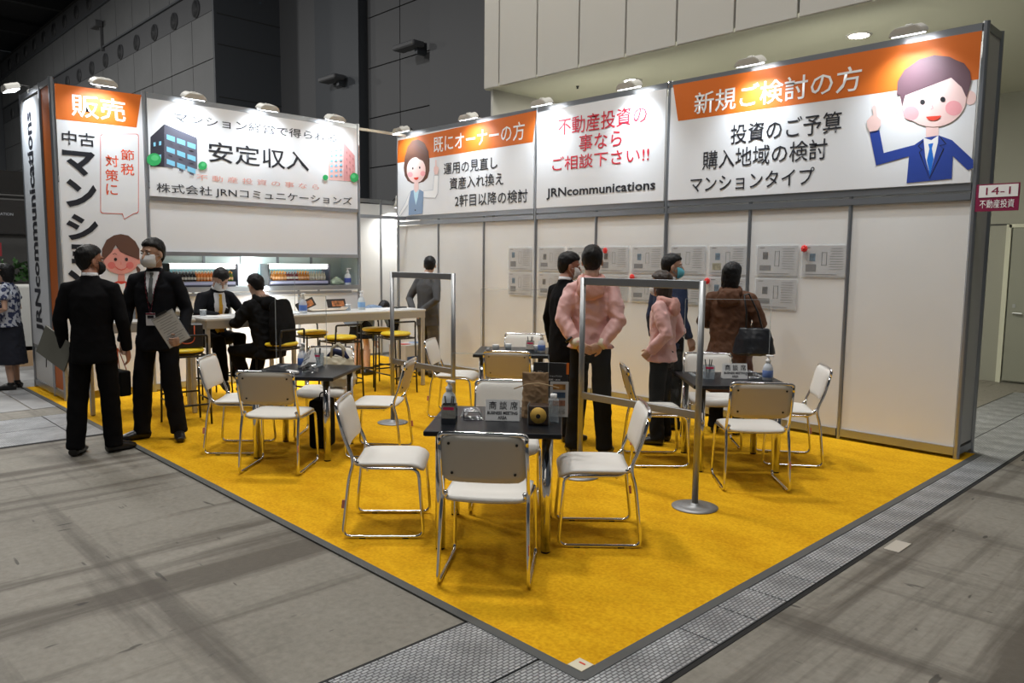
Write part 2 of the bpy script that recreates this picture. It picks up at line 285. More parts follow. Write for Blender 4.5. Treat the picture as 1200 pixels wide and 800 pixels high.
# flat print on the sign boards, in wall metres (along the wall, height)
PRINTS = {
 'man_picture': [
  ('ear','skin_pink',[(7.325,2.959),(7.324,2.945),(7.32,2.933),(7.313,2.924),(7.304,2.919),(7.294,2.918),(7.283,2.921),(7.273,2.929),(7.265,2.94),(7.259,2.953),(7.257,2.968),(7.258,2.981),(7.262,2.993),(7.269,3.002),(7.278,3.007),(7.288,3.008),(7.299,3.005),(7.309,2.997),(7.317,2.986),(7.323,2.973)]),
  ('ear','skin_pink',[(7.889,2.96),(7.888,2.943),(7.883,2.928),(7.875,2.917),(7.863,2.911),(7.85,2.91),(7.836,2.914),(7.824,2.924),(7.813,2.938),(7.806,2.955),(7.803,2.973),(7.804,2.99),(7.809,3.005),(7.818,3.016),(7.83,3.022),(7.843,3.023),(7.856,3.018),(7.869,3.008),(7.879,2.995),(7.886,2.978)]),
  ('neck','skin_pink',[(7.525,2.842),(7.624,2.83),(7.631,2.684),(7.585,2.653),(7.535,2.69)]),
  ('suit','print_blue',[(7.07,2.785),(7.153,2.791),(7.202,2.591),(7.447,2.635),(7.526,2.686),(7.633,2.694),(7.736,2.644),(7.9,2.472),(7.904,2.408),(7.866,2.394),(7.749,2.516),(7.752,2.333),(7.404,2.32),(7.41,2.544),(7.143,2.488)]),
  ('shirt','print_white',[(7.516,2.687),(7.578,2.661),(7.63,2.694),(7.63,2.636),(7.586,2.376),(7.54,2.523)]),
  ('tie','print_azure',[(7.557,2.631),(7.595,2.635),(7.587,2.592),(7.606,2.505),(7.586,2.372),(7.553,2.497),(7.568,2.591)]),
  ('lapel','print_black',[(7.51,2.663),(7.475,2.622),(7.509,2.589),(7.487,2.571),(7.584,2.343),(7.681,2.581),(7.648,2.608),(7.697,2.617),(7.648,2.68),(7.642,2.676),(7.69,2.618),(7.641,2.612),(7.674,2.584),(7.583,2.351),(7.494,2.572),(7.517,2.589),(7.482,2.621),(7.516,2.657)]),
  ('face','skin_pink',[(7.82,2.97),(7.818,2.919),(7.803,2.873),(7.776,2.832),(7.739,2.8),(7.694,2.777),(7.642,2.766),(7.585,2.767),(7.527,2.78),(7.471,2.804),(7.419,2.839),(7.374,2.883),(7.339,2.933),(7.316,2.988),(7.306,3.043),(7.309,3.096),(7.326,3.145),(7.356,3.186),(7.396,3.218),(7.444,3.238),(7.499,3.247),(7.556,3.243),(7.613,3.228),(7.667,3.201),(7.716,3.166),(7.758,3.123),(7.79,3.074),(7.811,3.023)]),
  ('cheek','print_rose',[(7.469,2.893),(7.467,2.875),(7.459,2.86),(7.447,2.848),(7.43,2.842),(7.411,2.841),(7.392,2.847),(7.374,2.857),(7.359,2.872),(7.349,2.89),(7.345,2.909),(7.347,2.927),(7.355,2.942),(7.368,2.954),(7.385,2.96),(7.404,2.96),(7.423,2.955),(7.441,2.944),(7.455,2.929),(7.465,2.912)]),
  ('cheek','print_rose',[(7.793,2.892),(7.791,2.874),(7.783,2.858),(7.771,2.847),(7.754,2.84),(7.735,2.84),(7.716,2.845),(7.698,2.856),(7.683,2.871),(7.673,2.889),(7.669,2.908),(7.671,2.926),(7.679,2.942),(7.692,2.953),(7.708,2.959),(7.728,2.96),(7.747,2.954),(7.765,2.943),(7.779,2.928),(7.789,2.91)]),
  ('hair','print_plum',[(7.283,3.066),(7.283,3.183),(7.331,3.266),(7.445,3.334),(7.558,3.348),(7.672,3.316),(7.729,3.277),(7.786,3.244),(7.833,3.173),(7.847,3.095),(7.82,2.97),(7.78,3.058),(7.698,3.146),(7.573,3.113),(7.351,3.056),(7.332,2.965),(7.309,3.062)]),
  ('eye','print_black',[(7.511,2.977),(7.511,2.971),(7.508,2.965),(7.504,2.961),(7.499,2.958),(7.493,2.958),(7.487,2.96),(7.481,2.964),(7.476,2.969),(7.473,2.976),(7.472,2.983),(7.472,2.99),(7.475,2.995),(7.479,3.0),(7.484,3.002),(7.49,3.002),(7.496,3.0),(7.502,2.996),(7.507,2.991),(7.51,2.984)]),
  ('eye','print_black',[(7.666,2.978),(7.665,2.971),(7.663,2.966),(7.659,2.961),(7.654,2.959),(7.648,2.959),(7.642,2.961),(7.636,2.964),(7.632,2.97),(7.629,2.976),(7.627,2.983),(7.628,2.99),(7.63,2.995),(7.634,3.0),(7.639,3.002),(7.645,3.002),(7.651,3.0),(7.657,2.996),(7.661,2.991),(7.664,2.985)]),
  ('nose','print_rose',[(7.564,2.943),(7.573,2.919),(7.559,2.916),(7.562,2.909),(7.579,2.917),(7.57,2.944)]),
  ('mouth','print_red',[(7.639,2.852),(7.638,2.843),(7.634,2.835),(7.628,2.828),(7.619,2.822),(7.609,2.819),(7.597,2.817),(7.584,2.818),(7.571,2.82),(7.559,2.825),(7.548,2.831),(7.538,2.839),(7.531,2.848),(7.526,2.857)]),
  ('hand','skin_pink',[(7.044,2.881),(7.08,2.922),(7.098,2.92),(7.084,2.993),(7.098,3.009),(7.117,2.994),(7.129,2.909),(7.164,2.874),(7.166,2.83),(7.138,2.788),(7.075,2.785),(7.052,2.828)]),
 ],
 'woman_picture': [
  ('hair','print_brown',[(0.406,3.398),(0.294,3.325),(0.218,3.181),(0.188,3.013),(0.216,2.896),(0.29,2.815),(0.402,2.77),(0.544,2.764),(0.684,2.779),(0.776,2.828),(0.821,2.926),(0.822,3.091),(0.767,3.242),(0.686,3.342),(0.547,3.402)]),
  ('sleeve','print_grey',[(0.376,2.665),(0.33,2.565),(0.304,2.462),(0.109,2.302),(0.023,2.305),(0.223,2.494),(0.321,2.632)]),
  ('sleeve','print_white',[(0.369,2.654),(0.321,2.566),(0.294,2.468),(0.093,2.306),(0.049,2.312),(0.236,2.493),(0.331,2.622)]),
  ('sleeve','print_grey',[(0.668,2.648),(0.896,2.648),(0.923,2.853),(1.038,2.848),(1.021,2.584),(0.965,2.521),(0.661,2.546)]),
  ('sleeve','print_white',[(0.668,2.641),(0.905,2.64),(0.935,2.845),(1.027,2.842),(1.009,2.588),(0.956,2.531),(0.668,2.553)]),
  ('neck','skin_pink',[(0.459,2.822),(0.554,2.816),(0.562,2.666),(0.496,2.575),(0.443,2.673)]),
  ('vest','print_slate',[(0.369,2.658),(0.449,2.676),(0.489,2.444),(0.581,2.672),(0.683,2.631),(0.657,2.314),(0.309,2.304),(0.32,2.508)]),
  ('shirt','print_pale',[(0.436,2.681),(0.496,2.628),(0.572,2.676),(0.543,2.554),(0.492,2.447),(0.455,2.559)]),
  ('button','print_black',[(0.495,2.372),(0.492,2.365),(0.484,2.361),(0.474,2.362),(0.466,2.366),(0.463,2.373),(0.466,2.379),(0.474,2.383),(0.484,2.383),(0.492,2.378)]),
  ('face','skin_pink',[(0.733,2.942),(0.727,2.902),(0.711,2.864),(0.683,2.831),(0.647,2.804),(0.604,2.784),(0.555,2.774),(0.503,2.772),(0.451,2.781),(0.402,2.798),(0.357,2.823),(0.32,2.856),(0.292,2.894),(0.274,2.935),(0.268,2.978),(0.275,3.02),(0.293,3.058),(0.321,3.092),(0.359,3.118),(0.404,3.137),(0.453,3.146),(0.505,3.146),(0.557,3.137),(0.605,3.119),(0.648,3.093),(0.684,3.061),(0.711,3.024),(0.728,2.984)]),
  ('cheek','print_rose',[(0.422,2.9),(0.419,2.889),(0.41,2.879),(0.395,2.872),(0.378,2.868),(0.358,2.867),(0.338,2.87),(0.32,2.877),(0.306,2.886),(0.297,2.898),(0.294,2.91),(0.297,2.921),(0.306,2.931),(0.321,2.938),(0.339,2.942),(0.358,2.943),(0.378,2.939),(0.396,2.933),(0.41,2.923),(0.419,2.912)]),
  ('cheek','print_rose',[(0.73,2.893),(0.727,2.881),(0.718,2.872),(0.705,2.865),(0.688,2.861),(0.669,2.86),(0.65,2.863),(0.632,2.87),(0.619,2.879),(0.61,2.89),(0.607,2.902),(0.61,2.913),(0.619,2.923),(0.633,2.93),(0.65,2.934),(0.669,2.934),(0.688,2.931),(0.705,2.924),(0.718,2.915),(0.727,2.904)]),
  ('fringe','print_brown',[(0.247,3.075),(0.292,3.137),(0.382,3.189),(0.468,3.168),(0.577,3.112),(0.746,3.052),(0.821,3.018),(0.804,3.202),(0.716,3.321),(0.547,3.402),(0.406,3.398),(0.277,3.289)]),
  ('strand','print_plum',[(0.418,3.32),(0.575,3.221),(0.759,3.158),(0.763,3.163),(0.58,3.226),(0.424,3.324)]),
  ('strand','print_plum',[(0.466,3.362),(0.636,3.28),(0.788,3.183),(0.795,3.187),(0.642,3.284),(0.471,3.366)]),
  ('eye','print_black',[(0.444,2.989),(0.444,2.983),(0.441,2.978),(0.437,2.974),(0.431,2.972),(0.425,2.971),(0.42,2.973),(0.414,2.976),(0.41,2.98),(0.407,2.986),(0.406,2.992),(0.407,2.997),(0.41,3.003),(0.414,3.006),(0.42,3.009),(0.426,3.009),(0.431,3.008),(0.437,3.005),(0.441,3.0),(0.444,2.995)]),
  ('eye','print_black',[(0.613,2.987),(0.613,2.981),(0.61,2.976),(0.606,2.972),(0.601,2.97),(0.595,2.97),(0.589,2.971),(0.584,2.974),(0.58,2.978),(0.577,2.984),(0.576,2.99),(0.577,2.995),(0.58,3.0),(0.584,3.004),(0.589,3.006),(0.595,3.007),(0.601,3.005),(0.606,3.002),(0.61,2.998),(0.613,2.992)]),
  ('mouth','print_red',[(0.569,2.852),(0.568,2.843),(0.563,2.835),(0.556,2.828),(0.546,2.822),(0.534,2.818),(0.521,2.815),(0.507,2.815),(0.493,2.817),(0.479,2.821),(0.467,2.827),(0.457,2.834),(0.45,2.843),(0.445,2.852)]),
  ('hand','skin_pink',[(0.935,2.963),(0.962,2.985),(0.968,3.069),(0.991,3.067),(0.994,2.982),(1.044,2.949),(1.038,2.91),(1.015,2.857),(0.95,2.858),(0.929,2.918)]),
 ],
 'red_jacket_woman_picture': [
  ('ponytail','print_brown',[(-3.962,1.524),(-3.933,1.521),(-3.906,1.483),(-3.917,1.449),(-3.94,1.428),(-3.948,1.466)]),
  ('neck','skin_coral',[(-4.151,1.458),(-4.086,1.458),(-4.082,1.329),(-4.127,1.294),(-4.165,1.33)]),
  ('jacket','print_red',[(-4.273,1.206),(-4.254,1.315),(-4.166,1.35),(-4.081,1.349),(-4.004,1.322),(-3.99,1.2)]),
  ('blouse','print_white',[(-4.168,1.33),(-4.126,1.314),(-4.077,1.329),(-4.102,1.202),(-4.146,1.203)]),
  ('ear','skin_coral',[(-4.288,1.58),(-4.289,1.57),(-4.293,1.561),(-4.298,1.554),(-4.304,1.549),(-4.31,1.548),(-4.317,1.549),(-4.322,1.554),(-4.327,1.561),(-4.329,1.57),(-4.33,1.58),(-4.328,1.59),(-4.325,1.599),(-4.32,1.606),(-4.314,1.611),(-4.308,1.612),(-4.301,1.611),(-4.296,1.606),(-4.291,1.599),(-4.289,1.59)]),
  ('ear','skin_coral',[(-3.898,1.583),(-3.899,1.573),(-3.903,1.563),(-3.908,1.556),(-3.914,1.551),(-3.921,1.549),(-3.928,1.551),(-3.934,1.556),(-3.939,1.563),(-3.941,1.572),(-3.942,1.583),(-3.941,1.593),(-3.937,1.602),(-3.932,1.61),(-3.926,1.614),(-3.919,1.616),(-3.912,1.614),(-3.906,1.61),(-3.901,1.602),(-3.898,1.593)]),
  ('face','skin_coral',[(-3.929,1.583),(-3.936,1.549),(-3.951,1.516),(-3.975,1.487),(-4.006,1.463),(-4.043,1.445),(-4.084,1.434),(-4.126,1.43),(-4.167,1.434),(-4.206,1.446),(-4.24,1.463),(-4.268,1.487),(-4.289,1.515),(-4.301,1.547),(-4.304,1.58),(-4.299,1.613),(-4.284,1.645),(-4.261,1.673),(-4.231,1.697),(-4.195,1.715),(-4.155,1.727),(-4.114,1.732),(-4.072,1.729),(-4.032,1.718),(-3.997,1.701),(-3.968,1.677),(-3.946,1.649),(-3.933,1.617)]),
  ('cheek','print_blush',[(-4.181,1.532),(-4.184,1.519),(-4.19,1.508),(-4.2,1.499),(-4.211,1.493),(-4.224,1.491),(-4.237,1.493),(-4.248,1.499),(-4.256,1.508),(-4.262,1.519),(-4.263,1.532),(-4.261,1.544),(-4.254,1.555),(-4.245,1.564),(-4.233,1.57),(-4.221,1.572),(-4.208,1.57),(-4.197,1.565),(-4.188,1.556),(-4.183,1.544)]),
  ('cheek','print_blush',[(-3.982,1.533),(-3.984,1.52),(-3.991,1.508),(-4.001,1.499),(-4.013,1.493),(-4.026,1.491),(-4.039,1.493),(-4.05,1.499),(-4.059,1.508),(-4.065,1.52),(-4.066,1.532),(-4.064,1.545),(-4.057,1.557),(-4.048,1.566),(-4.036,1.572),(-4.022,1.574),(-4.01,1.572),(-3.998,1.566),(-3.989,1.557),(-3.983,1.545)]),
  ('hair','print_brown',[(-4.323,1.604),(-4.315,1.717),(-4.263,1.821),(-4.183,1.875),(-4.11,1.892),(-4.029,1.878),(-3.954,1.814),(-3.91,1.724),(-3.918,1.598),(-3.977,1.624),(-4.054,1.653),(-4.122,1.688),(-4.169,1.765),(-4.213,1.686),(-4.296,1.596)]),
  ('eye','print_black',[(-4.16,1.601),(-4.161,1.595),(-4.164,1.589),(-4.168,1.585),(-4.173,1.582),(-4.178,1.581),(-4.183,1.582),(-4.188,1.585),(-4.191,1.589),(-4.193,1.594),(-4.194,1.6),(-4.193,1.606),(-4.19,1.612),(-4.186,1.616),(-4.181,1.619),(-4.176,1.62),(-4.171,1.619),(-4.167,1.616),(-4.163,1.612),(-4.161,1.607)]),
  ('eye','print_black',[(-4.042,1.602),(-4.043,1.596),(-4.045,1.59),(-4.049,1.586),(-4.054,1.583),(-4.059,1.582),(-4.065,1.583),(-4.069,1.585),(-4.073,1.59),(-4.075,1.595),(-4.076,1.601),(-4.075,1.607),(-4.072,1.613),(-4.068,1.617),(-4.063,1.62),(-4.058,1.621),(-4.053,1.62),(-4.048,1.618),(-4.044,1.613),(-4.042,1.608)]),
  ('eyebrow','print_brown',[(-4.202,1.654),(-4.182,1.667),(-4.163,1.652),(-4.159,1.657),(-4.181,1.674),(-4.205,1.66)]),
  ('eyebrow','print_brown',[(-4.067,1.653),(-4.05,1.664),(-4.032,1.65),(-4.028,1.656),(-4.05,1.671),(-4.07,1.658)]),
  ('nose','print_blush',[(-4.125,1.572),(-4.121,1.551),(-4.13,1.546),(-4.127,1.541),(-4.115,1.549),(-4.119,1.574)]),
  ('mouth','print_red',[(-4.187,1.518),(-4.157,1.488),(-4.121,1.476),(-4.083,1.486),(-4.051,1.515),(-4.055,1.52),(-4.086,1.493),(-4.12,1.483),(-4.154,1.494),(-4.182,1.523)]),
 ],
 'dark_building_picture': [
  ('wall','print_charcoal',[(-3.737,3.031),(-3.574,3.199),(-3.591,2.7),(-3.75,2.691)]),
  ('wall','print_steel',[(-3.574,3.199),(-3.199,3.086),(-3.19,3.062),(-3.201,2.71),(-3.591,2.7)]),
  ('balcony','print_sky',[(-3.551,3.085),(-3.456,3.062),(-3.458,3.004),(-3.553,3.028)]),
  ('balcony','print_sky',[(-3.556,2.942),(-3.461,2.918),(-3.463,2.86),(-3.558,2.885)]),
  ('balcony','print_sky',[(-3.561,2.799),(-3.466,2.773),(-3.468,2.715),(-3.563,2.741)]),
  ('balcony','print_sky',[(-3.432,3.056),(-3.335,3.032),(-3.337,2.974),(-3.434,2.998)]),
  ('balcony','print_sky',[(-3.437,2.912),(-3.34,2.887),(-3.342,2.828),(-3.439,2.854)]),
  ('balcony','print_sky',[(-3.442,2.767),(-3.345,2.741),(-3.347,2.682),(-3.444,2.709)]),
  ('balcony','print_sky',[(-3.311,3.026),(-3.212,3.002),(-3.214,2.943),(-3.313,2.968)]),
  ('balcony','print_sky',[(-3.316,2.88),(-3.217,2.855),(-3.219,2.796),(-3.318,2.822)]),
  ('balcony','print_sky',[(-3.321,2.734),(-3.222,2.708),(-3.224,2.649),(-3.323,2.676)]),
  ('railing','print_steel',[(-3.53,3.013),(-3.482,3.002),(-3.483,2.979),(-3.531,2.99)]),
  ('railing','print_steel',[(-3.535,2.869),(-3.487,2.858),(-3.488,2.834),(-3.536,2.846)]),
  ('railing','print_steel',[(-3.54,2.726),(-3.492,2.713),(-3.493,2.69),(-3.541,2.702)]),
  ('railing','print_steel',[(-3.41,2.985),(-3.362,2.973),(-3.363,2.95),(-3.411,2.961)]),
  ('railing','print_steel',[(-3.415,2.84),(-3.367,2.828),(-3.367,2.804),(-3.416,2.816)]),
  ('railing','print_steel',[(-3.42,2.695),(-3.372,2.682),(-3.372,2.659),(-3.421,2.671)]),
  ('railing','print_steel',[(-3.288,2.956),(-3.239,2.944),(-3.24,2.921),(-3.289,2.932)]),
  ('railing','print_steel',[(-3.293,2.809),(-3.244,2.797),(-3.245,2.774),(-3.294,2.786)]),
  ('railing','print_steel',[(-3.298,2.663),(-3.249,2.65),(-3.249,2.626),(-3.299,2.639)]),
  ('pane','print_sky',[(-3.709,2.97),(-3.683,2.977),(-3.685,2.931),(-3.71,2.923)]),
  ('pane','print_sky',[(-3.714,2.815),(-3.689,2.823),(-3.691,2.776),(-3.716,2.769)]),
  ('pane','print_sky',[(-3.645,2.989),(-3.619,2.997),(-3.621,2.95),(-3.647,2.943)]),
  ('pane','print_sky',[(-3.651,2.834),(-3.625,2.842),(-3.627,2.795),(-3.652,2.787)]),
  ('tree','print_green',[(-3.628,2.781),(-3.637,2.748),(-3.661,2.72),(-3.695,2.703),(-3.732,2.699),(-3.764,2.71),(-3.786,2.734),(-3.792,2.765),(-3.783,2.798),(-3.76,2.826),(-3.726,2.844),(-3.69,2.848),(-3.657,2.837),(-3.635,2.813)]),
  ('tree','print_green',[(-3.081,2.76),(-3.09,2.733),(-3.111,2.712),(-3.139,2.703),(-3.166,2.707),(-3.186,2.724),(-3.192,2.749),(-3.184,2.776),(-3.163,2.797),(-3.135,2.806),(-3.108,2.802),(-3.088,2.785)]),
  ('tree','print_mint',[(-3.656,2.798),(-3.663,2.78),(-3.679,2.766),(-3.701,2.759),(-3.723,2.762),(-3.739,2.773),(-3.744,2.79),(-3.737,2.808),(-3.721,2.822),(-3.699,2.829),(-3.677,2.826),(-3.662,2.815)]),
  ('tree','print_mint',[(-3.102,2.771),(-3.106,2.759),(-3.116,2.749),(-3.129,2.745),(-3.142,2.747),(-3.152,2.754),(-3.155,2.766),(-3.151,2.778),(-3.141,2.787),(-3.128,2.791),(-3.115,2.789),(-3.105,2.782)]),
 ],
 'pink_building_picture': [
  ('wall','print_lightpink',[(-1.372,3.169),(-1.133,3.268),(-1.141,2.728),(-1.38,2.721)]),
  ('wall','print_pink',[(-1.133,3.268),(-0.955,3.095),(-0.945,2.737),(-1.141,2.728)]),
  ('pane','print_sky',[(-1.345,3.13),(-1.309,3.138),(-1.31,3.111),(-1.346,3.103)]),
  ('pane','print_sky',[(-1.346,3.062),(-1.31,3.07),(-1.311,3.043),(-1.347,3.035)]),
  ('pane','print_sky',[(-1.347,2.995),(-1.311,3.002),(-1.312,2.975),(-1.348,2.967)]),
  ('pane','print_sky',[(-1.348,2.926),(-1.312,2.934),(-1.313,2.906),(-1.349,2.899)]),
  ('pane','print_sky',[(-1.35,2.858),(-1.314,2.865),(-1.314,2.838),(-1.35,2.831)]),
  ('pane','print_sky',[(-1.351,2.79),(-1.315,2.797),(-1.315,2.77),(-1.351,2.763)]),
  ('pane','print_sky',[(-1.273,3.146),(-1.237,3.153),(-1.237,3.126),(-1.273,3.118)]),
  ('pane','print_sky',[(-1.274,3.078),(-1.238,3.085),(-1.238,3.058),(-1.274,3.05)]),
  ('pane','print_sky',[(-1.275,3.009),(-1.239,3.017),(-1.239,2.989),(-1.276,2.982)]),
  ('pane','print_sky',[(-1.276,2.941),(-1.24,2.948),(-1.24,2.921),(-1.277,2.914)]),
  ('pane','print_sky',[(-1.277,2.873),(-1.241,2.88),(-1.241,2.852),(-1.278,2.845)]),
  ('pane','print_sky',[(-1.278,2.804),(-1.242,2.811),(-1.242,2.784),(-1.279,2.777)]),
  ('pane','print_sky',[(-1.2,3.161),(-1.164,3.169),(-1.164,3.142),(-1.201,3.134)]),
  ('pane','print_sky',[(-1.201,3.093),(-1.165,3.1),(-1.165,3.073),(-1.202,3.065)]),
  ('pane','print_sky',[(-1.202,3.024),(-1.166,3.032),(-1.166,3.004),(-1.203,2.997)]),
  ('pane','print_sky',[(-1.203,2.956),(-1.167,2.963),(-1.167,2.935),(-1.204,2.928)]),
  ('pane','print_sky',[(-1.204,2.887),(-1.168,2.894),(-1.168,2.866),(-1.205,2.859)]),
  ('pane','print_sky',[(-1.205,2.818),(-1.169,2.825),(-1.169,2.798),(-1.206,2.791)]),
  ('pane','print_pink2',[(-1.097,3.145),(-1.082,3.133),(-1.082,3.106),(-1.097,3.117)]),
  ('pane','print_pink2',[(-1.098,3.053),(-1.083,3.041),(-1.083,3.013),(-1.099,3.025)]),
  ('pane','print_pink2',[(-1.099,2.96),(-1.084,2.948),(-1.085,2.921),(-1.1,2.932)]),
  ('pane','print_pink2',[(-1.101,2.868),(-1.086,2.856),(-1.086,2.828),(-1.101,2.84)]),
  ('pane','print_pink2',[(-1.046,3.106),(-1.031,3.094),(-1.032,3.066),(-1.047,3.078)]),
  ('pane','print_pink2',[(-1.048,3.013),(-1.033,3.001),(-1.033,2.974),(-1.048,2.985)]),
  ('pane','print_pink2',[(-1.049,2.92),(-1.034,2.908),(-1.034,2.881),(-1.049,2.893)]),
  ('pane','print_pink2',[(-1.05,2.827),(-1.035,2.815),(-1.035,2.787),(-1.051,2.8)]),
  ('pane','print_pink2',[(-0.996,3.067),(-0.98,3.055),(-0.981,3.027),(-0.996,3.039)]),
  ('pane','print_pink2',[(-0.997,2.974),(-0.982,2.962),(-0.982,2.934),(-0.997,2.946)]),
  ('pane','print_pink2',[(-0.998,2.88),(-0.983,2.868),(-0.983,2.84),(-0.999,2.852)]),
  ('pane','print_pink2',[(-0.999,2.787),(-0.984,2.775),(-0.984,2.747),(-1.0,2.759)]),
  ('tree','print_green',[(-1.393,2.755),(-1.399,2.735),(-1.415,2.72),(-1.437,2.713),(-1.458,2.717),(-1.474,2.729),(-1.479,2.748),(-1.473,2.767),(-1.457,2.782),(-1.435,2.789),(-1.414,2.786),(-1.398,2.773)]),
  ('tree','print_green',[(-0.902,2.795),(-0.912,2.761),(-0.938,2.735),(-0.974,2.723),(-1.009,2.729),(-1.034,2.751),(-1.043,2.783),(-1.033,2.817),(-1.007,2.843),(-0.972,2.855),(-0.937,2.849),(-0.911,2.827)]),
  ('tree','print_mint',[(-0.951,2.809),(-0.956,2.793),(-0.969,2.781),(-0.987,2.776),(-1.005,2.778),(-1.017,2.788),(-1.022,2.803),(-1.017,2.818),(-1.004,2.83),(-0.986,2.836),(-0.969,2.833),(-0.956,2.823)]),
 ],
 'speech_bubble': [
  ('outline','print_red',[(-3.895,3.049),(-3.884,3.048),(-3.875,3.043),(-3.869,3.034),(-3.868,3.023),(-3.901,2.167),(-3.903,2.156),(-3.91,2.146),(-3.919,2.139),(-3.93,2.136),(-3.961,2.127),(-4.064,2.059),(-4.084,2.121),(-4.288,2.118),(-4.298,2.12),(-4.306,2.126),(-4.312,2.135),(-4.313,2.146),(-4.279,2.975),(-4.276,2.986),(-4.27,2.996),(-4.261,3.003),(-4.251,3.006)]),
  ('inside','print_board',[(-3.901,3.043),(-3.89,3.042),(-3.881,3.037),(-3.876,3.028),(-3.874,3.017),(-3.907,2.173),(-3.909,2.162),(-3.916,2.152),(-3.925,2.145),(-3.936,2.142),(-3.961,2.134),(-4.062,2.068),(-4.078,2.128),(-4.282,2.125),(-4.292,2.126),(-4.3,2.132),(-4.306,2.141),(-4.307,2.152),(-4.273,2.97),(-4.271,2.982),(-4.264,2.991),(-4.256,2.999),(-4.245,3.002)]),
 ],
}
TEXTS = [
 ('owner_sign_board', '既にオーナーの方', 'print_white', 0.923, 2.781, 3.166, 3.402, 0.008),
 ('owner_sign_board', '運用の見直し', 'print_ink', 1.151, 2.275, 2.841, 3.008, 0.008),
 ('owner_sign_board', '資産入れ換え', 'print_ink', 1.282, 2.393, 2.622, 2.79, 0.008),
 ('owner_sign_board', '2軒目以降の検討', 'print_ink', 1.401, 2.848, 2.375, 2.547, 0.008),
 ('consultation_sign_board', '不動産投資の', 'print_crimson', 3.357, 4.674, 3.149, 3.351, 0.004),
 ('consultation_sign_board', '事なら', 'print_crimson', 3.699, 4.337, 2.928, 3.122, 0.004),
 ('consultation_sign_board', 'ご相談下さい!!', 'print_crimson', 3.271, 4.72, 2.73, 2.898, 0.004),
 ('consultation_sign_board', 'JRNcommunications', 'print_ink', 3.178, 4.814, 2.389, 2.527, 0.02),
 ('newcomer_sign_board', '新規ご検討の方', 'print_white', 5.274, 6.976, 3.154, 3.376, 0.008),
 ('newcomer_sign_board', '投資のご予算', 'print_ink', 5.711, 6.82, 2.81, 3.001, 0.004),
 ('newcomer_sign_board', '購入地域の検討', 'print_ink', 5.395, 6.702, 2.583, 2.772, 0.004),
 ('newcomer_sign_board', 'マンションタイプ', 'print_ink', 5.261, 6.593, 2.361, 2.523, 0.004),
 ('income_sign_board', 'マンション経営で得られる', 'print_ink', -3.456, -1.243, 3.241, 3.358, 0.005),
 ('income_sign_board', '安定収入', 'print_ink', -3.055, -1.681, 2.811, 3.064, 0.008),
 ('income_sign_board', '不 動 産 投 資 の 事 な ら', 'print_salmon', -3.214, -1.531, 2.576, 2.649, 0.0),
 ('income_sign_board', '株式会社 JRNコミュニケーションズ', 'print_ink', -3.691, -1.007, 2.379, 2.509, 0.004),
 ('sales_sign_board', '販売', 'print_white', -4.56, -4.001, 3.16, 3.407, 0.01),
 ('sales_sign_board', '中古', 'print_ink', -4.666, -4.338, 2.848, 2.995, 0.01),
 ('sales_sign_board', 'マ', 'print_ink', -4.671, -4.342, 2.519, 2.79, 0.04),
 ('sales_sign_board', 'ン', 'print_ink', -4.656, -4.343, 2.173, 2.479, 0.04),
 ('sales_sign_board', 'シ', 'print_ink', -4.665, -4.341, 1.809, 2.099, 0.04),
 ('sales_sign_board', 'ョ', 'print_ink', -4.629, -4.388, 1.539, 1.764, 0.04),
 ('sales_sign_board', 'ン', 'print_ink', -4.684, -4.386, 1.152, 1.481, 0.04),
 ('sales_sign_board', '節', 'print_vermilion', -4.073, -3.926, 2.733, 2.858, 0.008),
 ('sales_sign_board', '税', 'print_vermilion', -4.079, -3.932, 2.567, 2.699, 0.008),
 ('sales_sign_board', '対', 'print_vermilion', -4.238, -4.1, 2.649, 2.779, 0.008),
 ('sales_sign_board', '策', 'print_vermilion', -4.245, -4.106, 2.485, 2.617, 0.008),
 ('sales_sign_board', 'に', 'print_vermilion', -4.243, -4.122, 2.33, 2.455, 0.008),
]
BANDS = {
 'owner_sign_board': [(0.04, 3.436), (0.023, 3.102), (2.924, 3.12), (2.987, 3.503)],
 'newcomer_sign_board': [(5.001, 3.499), (5.079, 3.118), (7.897, 3.103), (7.898, 3.477)],
 'sales_sign_board': [(-4.711, 3.485), (-4.714, 3.107), (-3.887, 3.12), (-3.821, 3.498)],
}
# ------------------------------------------------------------------ setting: floor
floor = tag(bxo('floor', (-24, 0, -.05), (108, 60, .1), concrete_material()), 'worn grey brown concrete floor of the exhibition hall', 'floor', kind='structure')
tape = mat('dark_tape', (.02,.02,.022), .6)
def tape_mark(x, y, rz, *boxes):
    bm = bmesh.new()
    for c, s in boxes: box(bm, (c[0], c[1], .001), (s[0], s[1], .002))
    return obj('tape_mark', bm, tape, floor, loc=(x+24, y, .05), rot=(0,0,rz))
for x, y in ((4.12,-5.22), (5.36,-5.52)):
    tape_mark(x, y, R(2), ((0,0),(.03,.20)), ((.06,-.09),(.12,.025)))
for x, y, w_, h_ in ((5.48,-5.44,.02,.06), (5.30,-5.62,.05,.02), (4.1,-5.4,.04,.02), (5.5,-5.05,.02,.08), (6.1,-5.35,.04,.03), (6.75,-5.35,.03,.12), (5.2,-5.95,.02,.07), (5.95,-5.62,.03,.02), (8.9,-3.2,.03,.05), (9.1,-2.6,.12,.03), (8.75,-1.7,.09,.02)):
    tape_mark(x, y, R(5), ((0,0),(w_,h_)))
m_floor_tag = tag(bxo('floor_number_tag', (8.32,-2.46,.002), (.085,.20,.004), mat('tag_paper', (.50,.46,.40), .6)), 'small pale number tag stuck on the concrete beside the steel channel plates', 'tag')
text('lettering', 'D00-1', MATS['print_ink'], m_floor_tag, lambda u, z, o: (-z, u, .0025), -.085, .085, -.028, .028, 0, .02)

